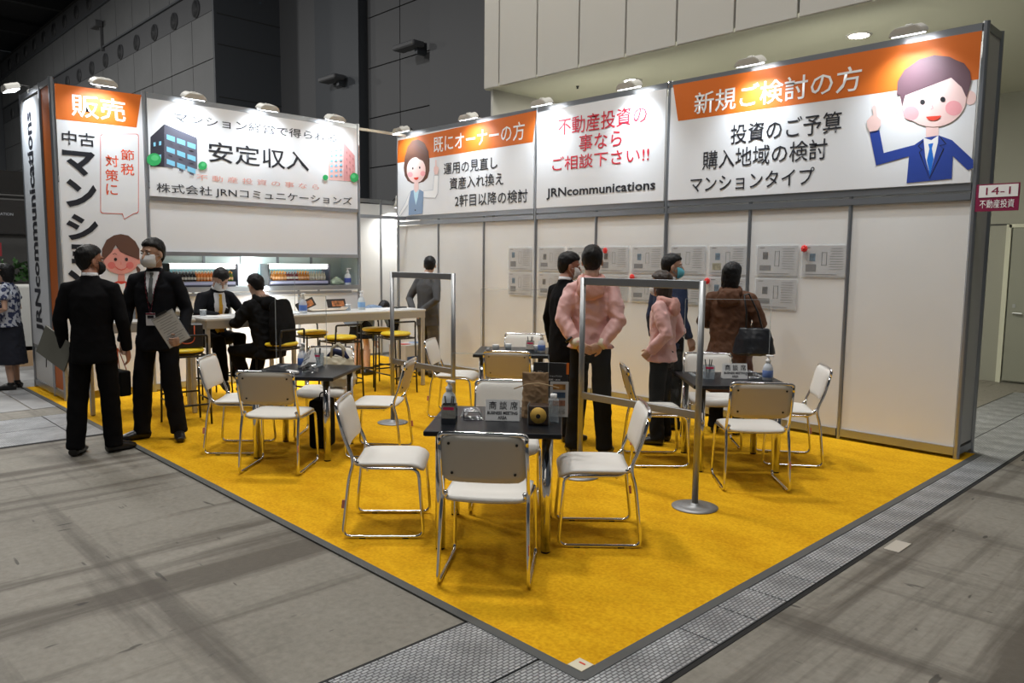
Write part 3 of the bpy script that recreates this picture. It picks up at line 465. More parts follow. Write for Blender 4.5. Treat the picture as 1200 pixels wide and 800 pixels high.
tread = tread_material()
seam = mat('channel_gap', (.01,.01,.01), .8)
t1 = thing('trim_1', 'steel tread plate channel cover along the right edge of the carpet', 'floor plates', kind='structure')
bxo('channel', (7.79, -2.2, .0015), (.93, 13.2, .003), seam, t1)
ys = [-8.6, -7.6, -6.6, -5.62, -4.25, -3.93, -3.64, -3.33]
while ys[-1] < 4.2: ys.append(ys[-1]+.31)
bm = bmesh.new(); box(bm, (0,0,0), (.436,.302,.005), .0015); plate_me = bpy.data.meshes.new('plate'); bm.to_mesh(plate_me); bm.free(); plate_me.materials.append(tread)
for i, (a, b) in enumerate(zip(ys, ys[1:])):
    for cx in (7.565, 8.012):
        if abs((b-a)-.31) < .001: link('plate', plate_me, None, t1, (cx, (a+b)/2, .0055), (0, R(random.uniform(-.15,.15)), 0))
        else: bxo('plate', (cx, (a+b)/2, .0055), (.436, b-a-.008, .005), tread, t1, .0015)
t2 = thing('trim_2', 'steel tread plate channel cover running past the orange and white tower', 'floor plates', kind='structure')
bxo('channel', (1.62, -3, .0015), (1.3, 14, .003), seam, t2)
bm = bmesh.new(); box(bm, (0,0,0), (.61,.955,.005), .0015); pm2 = bpy.data.meshes.new('plate'); bm.to_mesh(pm2); bm.free(); pm2.materials.append(tread)
for k in range(8):
    for cx in (1.31, 1.935): link('plate', pm2, None, t2, (cx, -9.5+k*.965, .0055))
t3 = thing('trim_3', 'steel tread plate cross channel behind the right end of the booth wall', 'floor plates', kind='structure')
bxo('channel', (10.3, 1.35, .0015), (4.0, 1.9, .003), seam, t3)
for k in range(8):
    for j in range(3): bxo('plate', (8.56+k*.5, .72+j*.63, .0055), (.49, .62, .005), tread, t3, .0015)
# far concrete slabs with open joints beyond the left plates
t4 = thing('trim_4', 'pale concrete slabs with open joints beside the far end of the tower', 'floor slabs', kind='structure')
slabm = mat('slab_concrete', (.30,.30,.30), .6, var=.2, vscale=3)
for k in range(4):
    for j in range(7): bxo('slab', (-3.4+k*1.12, -10.2+j*.92, .002), (1.10, .90, .006), slabm, t4)

# ------------------------------------------------------------------ carpet
CX, CY = 8.014, -4.893
bm = bmesh.new(); box(bm, (0,0,0), (CX+1.1, -CY+.33, .010))
carpet = tag(obj('carpet', bm, carpet_material(), None, loc=((CX-1.1)/2, CY/2+.165, .006)), 'bright yellow needle felt carpet covering the whole booth floor', 'carpet')
trimm = mat('grey_edge_tape', (.085,.09,.09), .5)
edge = carpet; ec = Vector(carpet.location)
bxo('edge_tape', Vector(((CX-1.1)/2, CY+.012, .0083))-ec, (CX+1.1, .05, .006), trimm, edge)
bxo('edge_tape', Vector((CX-.012, CY/2+.165, .0084))-ec, (.05, -CY+.33, .006), trimm, edge)
st = tag(bxo('corner_sticker', (CX-.075, CY+.075, .0125), (.075,.075,.002), mat('sticker_cream', (.72,.66,.5), .6)), 'small cream sticker on the front corner of the carpet', 'sticker')
bxo('print', (CX-.075-st.location.x, CY+.085, .0145), (.03,.008,.0015), MATS['print_red'], st)

# ------------------------------------------------------------------ booth walls
P = .99; H = 3.54
def post_mesh(r, h, n=8):
    bm = bmesh.new(); tube(bm, [(0,0,0),(0,0,h)], [r,r], n=n); me = bpy.data.meshes.new('post'); bm.to_mesh(me); bm.free(); me.materials.append(aluminium); return me
wr = thing('wall_right', 'long white system panel booth wall with aluminium posts carrying three sign boards', 'booth wall', kind='structure')
tall = post_mesh(.026, H); short = post_mesh(.018, 2.22)
for i in range(9):
    link('post', tall if i in (0,3,5,8) else short, None, wr, (i*P, 0, .012), (0,0,R(22.5)))
for i in range(8):
    x = (i+.5)*P
    bxo('panel', (x, .006, 1.12), (P-.04, .008, 2.06), white_panel, wr)
    bxo('bottom_rail', (x, 0, .075), (P-.04, .034, .07), aluminium, wr)
for a, b in ((0,3),(3,5),(5,8)):
    xm, L = (a+b)/2*P, (b-a)*P
    bxo('rail', (xm, -.002, 2.185), (L-.05, .036, .055), aluminium, wr)
    bxo('rail', (xm, -.004, 2.262), (L-.05, .036, .06), aluminium, wr)
    bxo('rail', (xm, -.004, H-.03), (L-.05, .036, .06), aluminium, wr)
# the return at the right end and the back face
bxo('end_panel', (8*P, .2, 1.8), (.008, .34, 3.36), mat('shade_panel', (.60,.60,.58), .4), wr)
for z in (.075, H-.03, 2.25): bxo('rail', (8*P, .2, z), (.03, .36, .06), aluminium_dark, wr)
link('post', tall, None, wr, (8*P, .395, .012), (0,0,R(22.5)))
bxo('back_panel', (4*P, .40, 1.8), (8*P-.05, .008, 3.4), white_panel, wr)

XL, YR, YD, YT = .25, -.88, -3.79, -4.74
wl = thing('wall_left', 'white system panel booth wall with a lit counter niche under the wide sign', 'booth wall', kind='structure')
for y in (YR, YD, YT): link('post', tall, None, wl, (XL, y, .012), (0,0,R(22.5)))
q = (YD-YR)/3
def rail(y0, y1, z, h=.06, x=XL, m=aluminium, d=.036, name='rail'): return bxo(name, (x, (y0+y1)/2, z), (d, abs(y1-y0)-.045, h), m, wl)
rail(YD, YR, H-.03); rail(YD, YR, 2.325, .05); rail(YD, YR, 1.675, .05)
for k in range(3):
    y0, y1 = YR+k*q, YR+(k+1)*q
    bxo('panel', (XL-.006, (y0+y1)/2, .62), (.008, abs(q)-.03, 1.10), board_white, wl)
    bxo('bottom_rail', (XL, (y0+y1)/2, .07), (.034, abs(q)-.03, .07), aluminium, wl)
    if k: link('post', post_mesh(.018, 1.2), None, wl, (XL, y0, .012))
bxo('panel', (XL-.006, (YD+YR)/2, 2.0), (.008, YR-YD-.04, .60), board_white, wl)
niche = mat('niche_back', (.70,.78,.76), .5)
bxo('niche_back', (-.22, (YD+YR)/2, 1.46), (.01, YR-YD, .46), niche, wl)
bxo('niche_top', (.01, (YD+YR)/2, 1.70), (.46, YR-YD, .01), niche, wl)
for y in (YD+.01, YR-.01): bxo('niche_side', (.01, y, 1.46), (.46, .01, .46), niche, wl)
for k in range(1, 5): bxo('slot_rail', (-.20, YR-.42*k-.1*k, 1.62 if k < 5 else 1.5), (.02, .03, .14), aluminium_dark, wl)
bxo('shelf', (.03, (YD+YR)/2, 1.245), (.50, YR-YD-.02, .035), steel, wl)
bxo('shelf_edge', (XL+.035, (YD+YR)/2, 1.235), (.035, YR-YD-.02, .06), aluminium, wl)
bxo('shelf_edge', (XL+.02, (YD+YR)/2, 1.17), (.02, YR-YD-.3, .035), aluminium, wl)
area_light('niche_tube', (.14, -2.335, 1.685), .04, 15, (.92,1,.97), (.0, -2.335, 1.2), size_y=2.8, parent=wl)
area_light('under_shelf_strip', (.40, -2.335, 1.20), .03, 19, (.95,.97,1), (.20, -2.335, 1.0), size_y=2.8, parent=wl)

# closet behind the left wall
wb = thing('wall_back', 'lower white panel partition of the store room behind the two booth walls', 'partition wall', kind='structure')
low = post_mesh(.02, 2.62)
for y in (-4.74, -3.75, -2.76, -1.77, -.78, .41, 1.4): link('post', low, None, wb, (-1.08, y, .012))
for a, b in ((-4.74,-3.75),(-3.75,-2.76),(-2.76,-1.77),(-1.77,-.78),(-.78,.41),(.41,1.4)):
    bxo('panel', (-1.08, (a+b)/2, 1.3), (.008, b-a-.03, 2.5), white_panel, wb); bxo('rail', (-1.08, (a+b)/2, 2.60), (.03, b-a-.03, .06), aluminium, wb)
bxo('cross_bar', (XL, YR/2-.02, H-.055), (.03, abs(YR)-.05, .035), mat('cream_bar', (.62,.58,.48), .4, .3), wl)
bxo('cross_bar', (XL, YR/2-.02, 2.255), (.03, abs(YR)-.05, .05), aluminium, wl)
# tower: orange and white side facing the aisle
wt = thing('wall_tower', 'narrow return of the sign tower facing the aisle with white and orange faces', 'booth wall', kind='structure')
for x in (-.18, -1.08): link('post', tall, None, wt, (x, YT, .012), (0,0,R(22.5)))
bxo('orange_panel', (.035, YT, 1.8), (.38, .008, 3.36), orange, wt)
bxo('lower_panel', (-.63, YT, .31), (.86, .008, .40), white_panel, wt)
for xc, w_ in ((.035,.38), (-.63,.86)):
    for z in (.07, H-.03): bxo('rail', (xc, YT, z), (w_, .034, .07), aluminium, wt)
bxo('rail', (-.63, YT, .53), (.86, .03, .04), aluminium, wt)

# ------------------------------------------------------------------ sign boards with flat print
TR = lambda u, z, o: (u, -.03-o, z)
TL = lambda u, z, o: (.28+o, u, z)
def board(name, label, plane, u0, u1, z0, z1):
    t = thing(name, label, 'sign board')
    if plane == 'y': bxo('board', ((u0+u1)/2, -.022, (z0+z1)/2), (u1-u0, .016, z1-z0), board_white, t)
    else: bxo('board', (.272, (u0+u1)/2, (z0+z1)/2), (.016, u1-u0, z1-z0), board_white, t)
    f = TR if plane == 'y' else TL
    if name in BANDS: flat('orange_band', BANDS[name], 'print_orange', f, t, .001)
    for s in TEXTS:
        if s[0] == name: text("lettering", s[1], MATS[s[2]], t, f, s[3], s[4], s[5], s[6], .004, s[7])
    return t
S1 = board('owner_sign_board', 'white sign board with orange band and drawn short haired woman above the wall', 'y', .03, 3*P-.03, 2.295, 3.475)
S2 = board('consultation_sign_board', 'white sign board with red lettering and black company name in the wall middle', 'y', 3*P+.03, 5*P-.03, 2.295, 3.475)
S3 = board('newcomer_sign_board', 'wide white sign board with orange band and drawn man in blue suit', 'y', 5*P+.03, 8*P-.03, 2.295, 3.475)
S4 = board('income_sign_board', 'wide white sign board with drawn dark and pink apartment blocks over the counter', 'x', YD+.03, YR-.03, 2.35, 3.475)
S5 = board('sales_sign_board', 'tall narrow sign board with orange head and drawn woman in red on the tower', 'x', YT+.03, YD-.03, .10, 3.475)
for name, par, f in (('woman_picture',S1,TR),('man_picture',S3,TR),('dark_building_picture',S4,TL),('pink_building_picture',S4,TL),('red_jacket_woman_picture',S5,TL),('speech_bubble',S5,TL)):
    for i, (part, col, pts) in enumerate(PRINTS[name]): flat(part, pts, col, f, par, .002+.0004*i)
# the bubble sits under its characters
S6 = thing('company_sign_board', 'narrow white sign board with a sideways company name on the tower side', 'sign board')
bxo('board', (-.63, YT-.012, 2.0), (.84, .016, 2.88), board_white, S6)
text('lettering', 'JRNcommunications', MATS['print_ink'], S6, lambda u, z, o: (-z, YT-.022-o, u), .72, 3.30, .47, .83, .001, .03)
FS = thing('hall_number_sign', 'small maroon and white number sign jutting from the right wall end', 'sign')
bxo('plate', (8.09, -.035, 2.165), (.30, .012, .215), MATS['print_maroon'], FS)
bxo('number_field', (8.095, -.0425, 2.215), (.27, .002, .095), MATS['print_white'], FS)
text('lettering', '14-1', MATS['print_maroon'], FS, lambda u, z, o: (u, -.0445, z), 8.01, 8.18, 2.187, 2.245, 0, .0)
text('lettering', '不動産投資', MATS['print_white'], FS, lambda u, z, o: (u, -.0425, z), 7.97, 8.21, 2.082, 2.148, 0, .004)
MATS['print_maroon'].node_tree.nodes['Principled BSDF'].inputs['Base Color'].default_value = (.24,.01,.06,1)

# ------------------------------------------------------------------ arm spotlights on the walls
def make_lamp():
    t = thing('arm_spotlight', '', 'spotlight', group='arm spotlights along the sign tops')
    # local: wall at the origin, the arm reaches along -Y, the head looks down and back at the wall
    tubo('arm', round_path([(0,.02,-.03),(0,.02,.045),(0,-.19,.05)], .04), [.009]*7, black_steel, t, n=8)
    bxo('clamp', (0,.01,-.01), (.05,.06,.05), lamp_body, t, .008)
    bm = bmesh.new()
    LS = .78; prof = [(-.17,-.055),(-.15,-.01),(-.10,.028),(.10,.032),(.15,-.005),(.17,-.055)]
    A = [bm.verts.new((x, -.10, z)) for x, z in prof]; B = [bm.verts.new((x, .09, z+.012)) for x, z in prof]
    bm.faces.new(A); bm.faces.new(B[::-1])
    for i in range(len(A)): bm.faces.new((A[i], B[i], B[(i+1)%len(A)], A[(i+1)%len(A)]))
    bmesh.ops.bevel(bm, geom=bm.edges[:], offset=.008, segments=2, affect='EDGES')
    h = obj('lamp_head', bm, lamp_body, t, loc=(0,-.26,.07), rot=(R(14),0,0))
    bxo('lens', (0,-.005,-.056), (.28,.16,.012), lens_on, h, .003)
    bxo('bracket', (0,.02,.035), (.07,.05,.03), lamp_body, h, .006)
    for ch in t.children:
        if ch.name.startswith('lamp_head'): ch.scale = (.80,.80,.80); ch.location = (0,-.19,.015)
    return t
lamp0 = make_lamp(); used = False
def put_lamp(loc, rz, label, power=12.5):
    global used
    o = copy_tree(lamp0) if used else lamp0
    used = True
    o.location = loc; o.rotation_euler = (0,0,rz); o['label'] = label
    mw = Matrix.Translation(loc) @ Matrix.Rotation(rz, 4, 'Z')
    a = mw @ Vector((0,-.235,-.045)); b = mw @ Vector((0,-.02,-.60))
    area_light('spotlight_beam', a, .24, power, (.83,.92,1), b, size_y=.10, spread=102 if loc[0] > 4 else 128)
for x, lb in ((.34,'arm spotlight at the far left of the right wall over the drawn woman'), (1.86,'arm spotlight over the characters of the drawn woman sign'), (3.22,'arm spotlight over the left edge of the red lettered sign'),
              (4.54,'arm spotlight over the right half of the red lettered sign'), (5.98,'arm spotlight over the left half of the blue suit sign'), (7.40,'arm spotlight over the head of the drawn man in blue')):
    put_lamp((x, 0, H), 0, lb)
for y, lb in ((-4.27,'arm spotlight over the orange head of the tower sign'), (-3.28,'arm spotlight over the drawn dark apartment block'), (-2.34,'arm spotlight over the middle of the wide counter sign'), (-1.36,'arm spotlight over the drawn pink apartment block')):
    put_lamp((XL, y, H), R(90), lb)
put_lamp((-.66, YT, H), 0, 'arm spotlight over the sideways company name on the tower side', 16)
# small closet spotlight
cs = thing('bell_spotlight', 'small white bell spotlight clipped to the store room partition', 'spotlight', (-1.02, .62, 2.62))
tubo('arm', [(0,0,0),(.06,0,.04),(.12,0,.02)], .008, black_steel, cs, n=8)
lathe('shade', [(.025,.10),(.03,.05),(.035,.0),(.07,-.10),(.066,-.10),(.03,-.0)], lamp_body, cs, loc=(.13,0,-.02))
lathe('bulb', [(.02,-.02),(.05,-.09),(.04,-.10),(.001,-.10)], lens_on, cs, loc=(.13,0,-.02))
area_light('closet_beam', (-.87,.62,2.46), .1, 22, (1,.98,.92), (-.95,.75,1.2), spread=150)

# ------------------------------------------------------------------ hall shell beyond the booth
grey_wall = mat('hall_grey_panel', (.165,.172,.18), .6, var=.06, vscale=.6)
grey_dark = mat('hall_dark_panel', (.085,.095,.11), .6)
beige = mat('block_beige_panel', (.50,.485,.44), .5)
olive = mat('soffit_olive', (.62,.62,.50), .6)
joint = mat('joint_dark', (.05,.05,.05), .8)
bk = thing('wall_north', 'beige panelled gallery block hanging over the wall with soffit below', 'wall', kind='structure')
bxo('core', (12.5, 3.0, 7.2), (21.7, 5.3, 6.3), joint, bk)
xs = [1.63, 1.94, 2.66, 3.38, 4.10, 4.80, 5.51, 6.20]
while xs[-1] < 23: xs.append(xs[-1]+.71)
for a, b in zip(xs, xs[1:]): bxo('panel', ((a+b)/2, .31, 7.2), (b-a-.022, .04, 6.38), beige, bk, .004)
bxo('panel', (1.64, 3.0, 7.2), (.03, 5.3, 6.38), beige, bk)
bxo('soffit', (12.5, 2.9, 4.025), (21.7, 5.2, .05), olive, bk)
for k in range(6):
    bxo('lower_panel', (1.75, .78+k*.9, 2.0), (.04, .88, 4.0), beige, bk)
wd = thing('wall_far', 'plain olive grey wall under the gallery with the steel door', 'wall', kind='structure')
wallm = mat('olive_wall', (.30,.30,.25), .55)
bxo('wall_face', (12.5, 5.45, 2.0), (22, .2, 4.05), wallm, wd)
for x in (6.3, 7.7, 9.1): bxo('joint', (x, 5.346, 3.1), (.012, .01, 1.7), joint, wd)
bxo('joint', (12.5, 5.346, 2.2), (22, .01, .02), joint, wd)
dr = thing('door_1', 'olive grey steel double door beyond the right end of the booth wall', 'door', kind='structure')
doorm = mat('door_paint', (.27,.275,.225), .5)
for x in (7.42, 8.33): bxo('leaf', (x, 5.32, 1.09), (.88, .04, 2.12), doorm, dr, .004)
bxo('frame', (6.93, 5.33, 1.1), (.06, .06, 2.2), olive, dr); bxo('frame', (8.82, 5.33, 1.1), (.06, .06, 2.2), olive, dr); bxo('frame', (7.88, 5.33, 2.18), (1.9, .06, .05), olive, dr)
bm = bmesh.new(); tube(bm, [(7.06,5.30,.98),(7.06,5.25,.98),(7.17,5.25,.98)], .012, n=8); obj('handle', bm, steel, dr); bxo('keyhole', (7.06, 5.295, 1.08), (.035, .01, .05), steel, dr)
for x, y in ((3.48,1.25), (6.40,1.25)):
    d = thing('recessed_downlight', 'round recessed downlight in the soffit above the %s sign' % ('red lettered' if x < 4 else 'blue suit'), 'downlight', (x, y, 4.0))
    lathe('trim_ring', [(.10,.002),(.13,.0),(.13,-.008),(.10,-.012)], lamp_body, d)
    lathe('diffuser', [(.001,-.006),(.10,-.006),(.10,-.012),(.001,-.016)], mat('downlight_glow', (1,1,1), .5, emis=(1,.96,.8), es=25), d)
    area_light('downlight_beam', (x, y, 3.96), .18, 90, (1,.97,.85), (x, y, 0))
sp = thing('sprinkler_head', 'tiny dark sprinkler head in the soffit left of the downlights', 'sprinkler', (2.75, 1.0, 4.0))
lathe('head', [(.02,0),(.02,-.01),(.008,-.03),(.018,-.035),(.001,-.04)], black_rubber, sp, n=10)

# big hall wall with the round air ports
w1 = thing('wall_hall_left', 'tall dark grey hall wall with bands of round air ports above the left wall', 'wall', kind='structure')
bxo('wall_face', (-69.5, 10.3, 10), (80, .5, 20), joint, w1)
def grid_panels(parent, x0, x1, z0, z1, nx, nz, y, m, name='panel', gap=.05):
    dx, dz = (x1-x0)/nx, (z1-z0)/nz
    for i in range(nx):
        for j in range(nz): bxo(name, (x0+dx*(i+.5), y, z0+dz*(j+.5)), (dx-gap, .06, dz-gap), m, parent)
port_grey = mat('port_band_grey', (.10,.105,.115), .6)
grid_panels(w1, -77.5, -29.5, 0, 14.15, 16, 6, 10.03, grey_wall)
grid_panels(w1, -77.5, -29.5, 15.55, 18.2, 16, 1, 10.03, grey_wall)
bxo('port_band', (-53.5, 10.08, 14.85), (48, .10, 1.35), port_grey, w1)
bxo('port_band', (-53.5, 10.08, 19.0), (48, .10, 1.5), port_grey, w1)
bxo('ledge', (-53.5, 9.97, 15.55), (48, .14, .10), grey_dark, w1); bxo('ledge', (-53.5, 9.95, 18.2), (48, .2, .1), grey_dark, w1)
bm = bmesh.new(); tube(bm, [(0,-.01,0),(0,-.08,0),(0,-.08,0),(0,-.01,0)], [.40,.40,.46,.46], n=20, cap=False)
ring_me = bpy.data.meshes.new('port_ring'); bm.to_mesh(ring_me); bm.free(); ring_me.materials.append(port_grey); ring_me.shade_smooth()
bm = bmesh.new(); tube(bm, [(0,-.02,0),(0,-.05,0)], [.36,.36], n=20); port_me = bpy.data.meshes.new('port'); bm.to_mesh(port_me); bm.free(); port_me.materials.append(black_rubber)
for zz in (14.65, 19.0):
    for k in range(15):
        p = link('port', port_me, None, w1, (-31.9-3.0*k, 10.03, zz)); link('port_ring', ring_me, None, p)
# recess beyond the port wall
w2 = thing('wall_hall_recess', 'recessed dark grey hall wall with tall panels between the port wall and gallery', 'wall', kind='structure')
bxo('wall_face', (-18, 13.9, 10), (24, .4, 20), joint, w2)
bxo('side_face', (-29.45, 11.8, 10), (.2, 3.9, 20), grey_dark, w2)
for z in (7.0, 9.8, 12.4, 13.9): bxo('joint', (-29.34, 11.8, z), (.012, 3.6, .05), joint, w2)
lz = mat('hall_mid_panel', (.125,.13,.14), .6)
bxo('pilaster', (-27.4, 13.6, 10), (3.9, .35, 20), lz, w2); bxo('pilaster', (-23.4, 13.45, 10), (3.9, .5, 20), grey_dark, w2)
grid_panels(w2, -21.3, -16.3, 1.4, 19.5, 2, 8, 13.66, lz)
bxo('pilaster', (-13.4, 13.4, 10), (5.2, .6, 20), lz, w2)
bxo('vertical_fin', (-16.1, 13.5, 10), (.2, .5, 20), grey_dark, w2)
for x, z in ((-23.1, 10.15), (-17.0, 10.5)):
    b = thing('wall_floodlight', 'boxy grey floodlight on the dark hall wall %s' % ('behind the middle counter lamp' if x < -20 else 'left of the gallery block'), 'floodlight', (x, 13.1, z))
    bxo('housing', (0,-.35,0), (1.5,.6,.22), lz, b, .05); bxo('bracket', (.4,0,-.1), (.2,.5,.5), grey_dark, b)
cam_b = thing('wall_speaker', 'small grey speaker bracket on the hall wall above the tower', 'speaker', (-47.5, 9.8, 16.6))
bxo('housing', (0,-.1,.4), (1.2,.5,.4), lz, cam_b, .05); bxo('conduit', (.3,.1,-.5), (.15,.15,1.6), lz, cam_b)
cl = tag(bxo('ceiling', (-22, 0, 21.2), (112, 60, .3), mat('hall_ceiling', (.02,.022,.026), .8)), 'dark roof deck of the exhibition hall', 'ceiling', kind='structure')
w3 = tag(bxo('wall_west', (-78, 0, 10), (.3, 60, 22), grey_dark), 'distant dark end wall of the exhibition hall', 'wall', kind='structure')
for k in range(5): bxo('truss', (-30-9*k+0, 0, 20.4), (.5, 60, .8), mat('truss', (.03,.032,.036), .6), cl)
# ------------------------------------------------------------------ people
skin = mat('skin', (.50,.30,.21), .5, bump=.05, bscale=120)
skin_red = mat('skin_ruddy', (.42,.20,.13), .5)
hair_black = mat('black_hair', (.006,.0055,.0055), .5, spec=.3, bump=.5, bscale=90, stretch=(1,1,.12))
hair_brown = mat('dark_brown_hair', (.030,.018,.013), .42, bump=.5, bscale=90, stretch=(1,1,.12))
suit_black = mat('black_suit_wool', (.0045,.0045,.0055), .9, spec=.15, bump=.15, bscale=500)
suit_ink = mat('ink_suit_wool', (.006,.0065,.009), .9, spec=.2, bump=.15, bscale=500)
suit_grey = mat('grey_suit_wool', (.075,.075,.08), .85, bump=.2, bscale=400)
trouser_grey = mat('grey_brown_trouser', (.085,.075,.06), .85)
shirt_white = mat('white_shirt', (.72,.72,.74), .7)
pink_nylon = mat('pink_nylon', (.74,.43,.41), .5, bump=.15, bscale=25, sheen=.2)
hood_pink = mat('pink_hood_lining', (.72,.38,.33), .6)
cream_cuff = mat('cream_cuff', (.65,.58,.45), .8)
navy = mat('navy_wool', (.010,.022,.065), .8)
brown_coat = mat('brown_coat_cloth', (.095,.035,.012), .8, bump=.2, bscale=60)
black_cloth = mat('black_cloth', (.0045,.0045,.005), .9, spec=.2, bump=.2, bscale=120)
dark_trouser = mat('charcoal_trouser', (.008,.009,.011), .9, spec=.2)
mask_white = mat('white_face_mask', (.70,.70,.70), .8)
mask_blue = mat('blue_face_mask', (.13,.50,.60), .8)
mask_black = mat('black_face_mask', (.008,.008,.008), .8)
shoe_black = mat('black_leather', (.012,.011,.011), .3)
eye_white = mat('eye_white', (.7,.68,.66), .3); eye_dark = mat('eye_dark', (.015,.01,.008), .2)
lipm = mat('lips', (.40,.16,.13), .5)
tie_gold = mat('yellow_tie', (.62,.34,.02), .5); tie_grey = mat('grey_tie', (.10,.11,.11), .5)
def floral():
    m, nt, b = newmat('blue_white_print'); b.inputs['Roughness'].default_value=.8
    tc = nt.nodes.new('ShaderNodeTexCoord'); v = nt.nodes.new('ShaderNodeTexVoronoi'); v.inputs['Scale'].default_value=26
    n = nt.nodes.new('ShaderNodeTexNoise'); n.inputs['Scale'].default_value=18
    cr = nt.nodes.new('ShaderNodeValToRGB'); cr.color_ramp.interpolation='CONSTANT'; cr.color_ramp.elements[0].color=(.03,.04,.10,1); cr.color_ramp.elements[1].position=.5; cr.color_ramp.elements[1].color=(.45,.47,.52,1)
    nt.links.new(tc.outputs['Object'], n.inputs['Vector']); nt.links.new(n.outputs['Fac'], cr.inputs[0]); nt.links.new(cr.outputs[0], b.inputs['Base Color']); return m
blouse_print = floral()

def remesh(name, bm, voxel, m, parent, smooth=4, folds=0, ffreq=9, ratio=1, clamp=None, seed=0):
    me = bpy.data.meshes.new(name); bmesh.ops.recalc_face_normals(bm, faces=bm.faces[:]); bm.to_mesh(me); bm.free()
    o = bpy.data.objects.new(name, me); COL.objects.link(o)
    md = o.modifiers.new('r', 'REMESH'); md.mode = 'VOXEL'; md.voxel_size = voxel
    if smooth: ms = o.modifiers.new('s', 'SMOOTH'); ms.iterations = smooth; ms.factor = .5
    if ratio < 1: mdc = o.modifiers.new('d', 'DECIMATE'); mdc.ratio = ratio
    dg = bpy.context.evaluated_depsgraph_get(); new = bpy.data.meshes.new_from_object(o.evaluated_get(dg))
    o.modifiers.clear(); o.data = new; bpy.data.meshes.remove(me); new.name = name
    if folds:
        nr = [v.normal.copy() for v in new.vertices]; so = Vector((seed*3.1, seed*1.7, 0))
        for v, n in zip(new.vertices, nr):
            p = v.co
            k = noise.noise(Vector((p.x*ffreq, p.y*ffreq, p.z*ffreq*.8)) + so)
            k2 = noise.noise(Vector((p.x*ffreq*2, p.y*ffreq*2, (p.z+.5*p.x)*ffreq*2.6)) + so)
            v.co = p + n*folds*((1-abs(k)*2.4)+.6*k2)
    if clamp is not None:
        for v in new.vertices: v.co.z = max(v.co.z, clamp)
    new.materials.clear(); new.materials.append(m); new.shade_smooth(); o.parent = parent
    return o
def hand_bm(bm, wrist, d, n, right, curl=.5, s=1.0):
    d = Vector(d).normalized(); n = Vector(n); n = (n-d*n.dot(d)).normalized(); t = d.cross(n)*(1 if right else -1)
    w_ = Vector(wrist)
    tube(bm, [w_-d*.02, w_+d*.01*s, w_+d*.045*s, w_+d*.088*s], [(.022*s,.017*s),(.026*s,.017*s),(.040*s,.017*s),(.040*s,.013*s)], side=t, n=12)
    for off, L in ((.031,.068),(.0105,.076),(-.0105,.071),(-.031,.056)):
        p = w_+d*.082*s+t*off*s; dd = d.copy(); pts = [p-d*.02*s, p]
        ang = 0
        for k, f in enumerate((.42,.33,.25)):
            ang += curl*(.7+.3*k)
            dd = (d*math.cos(ang)+n*math.sin(ang)); p = p+dd*L*f*s*1.05; pts.append(p)
        tube(bm, pts, [.0088*s,.0088*s,.0082*s,.0076*s,.0062*s], n=8)
    p = w_+d*.02*s+t*.024*s; a = (d*.62+t*.66+n*.35).normalized(); b = (d*.85+t*.25+n*.45).normalized()
    tube(bm, [p, p+a*.038*s, p+a*.038*s+b*.03*s, p+a*.038*s+b*.055*s], [.0135*s,.0115*s,.0098*s,.0078*s], n=8)

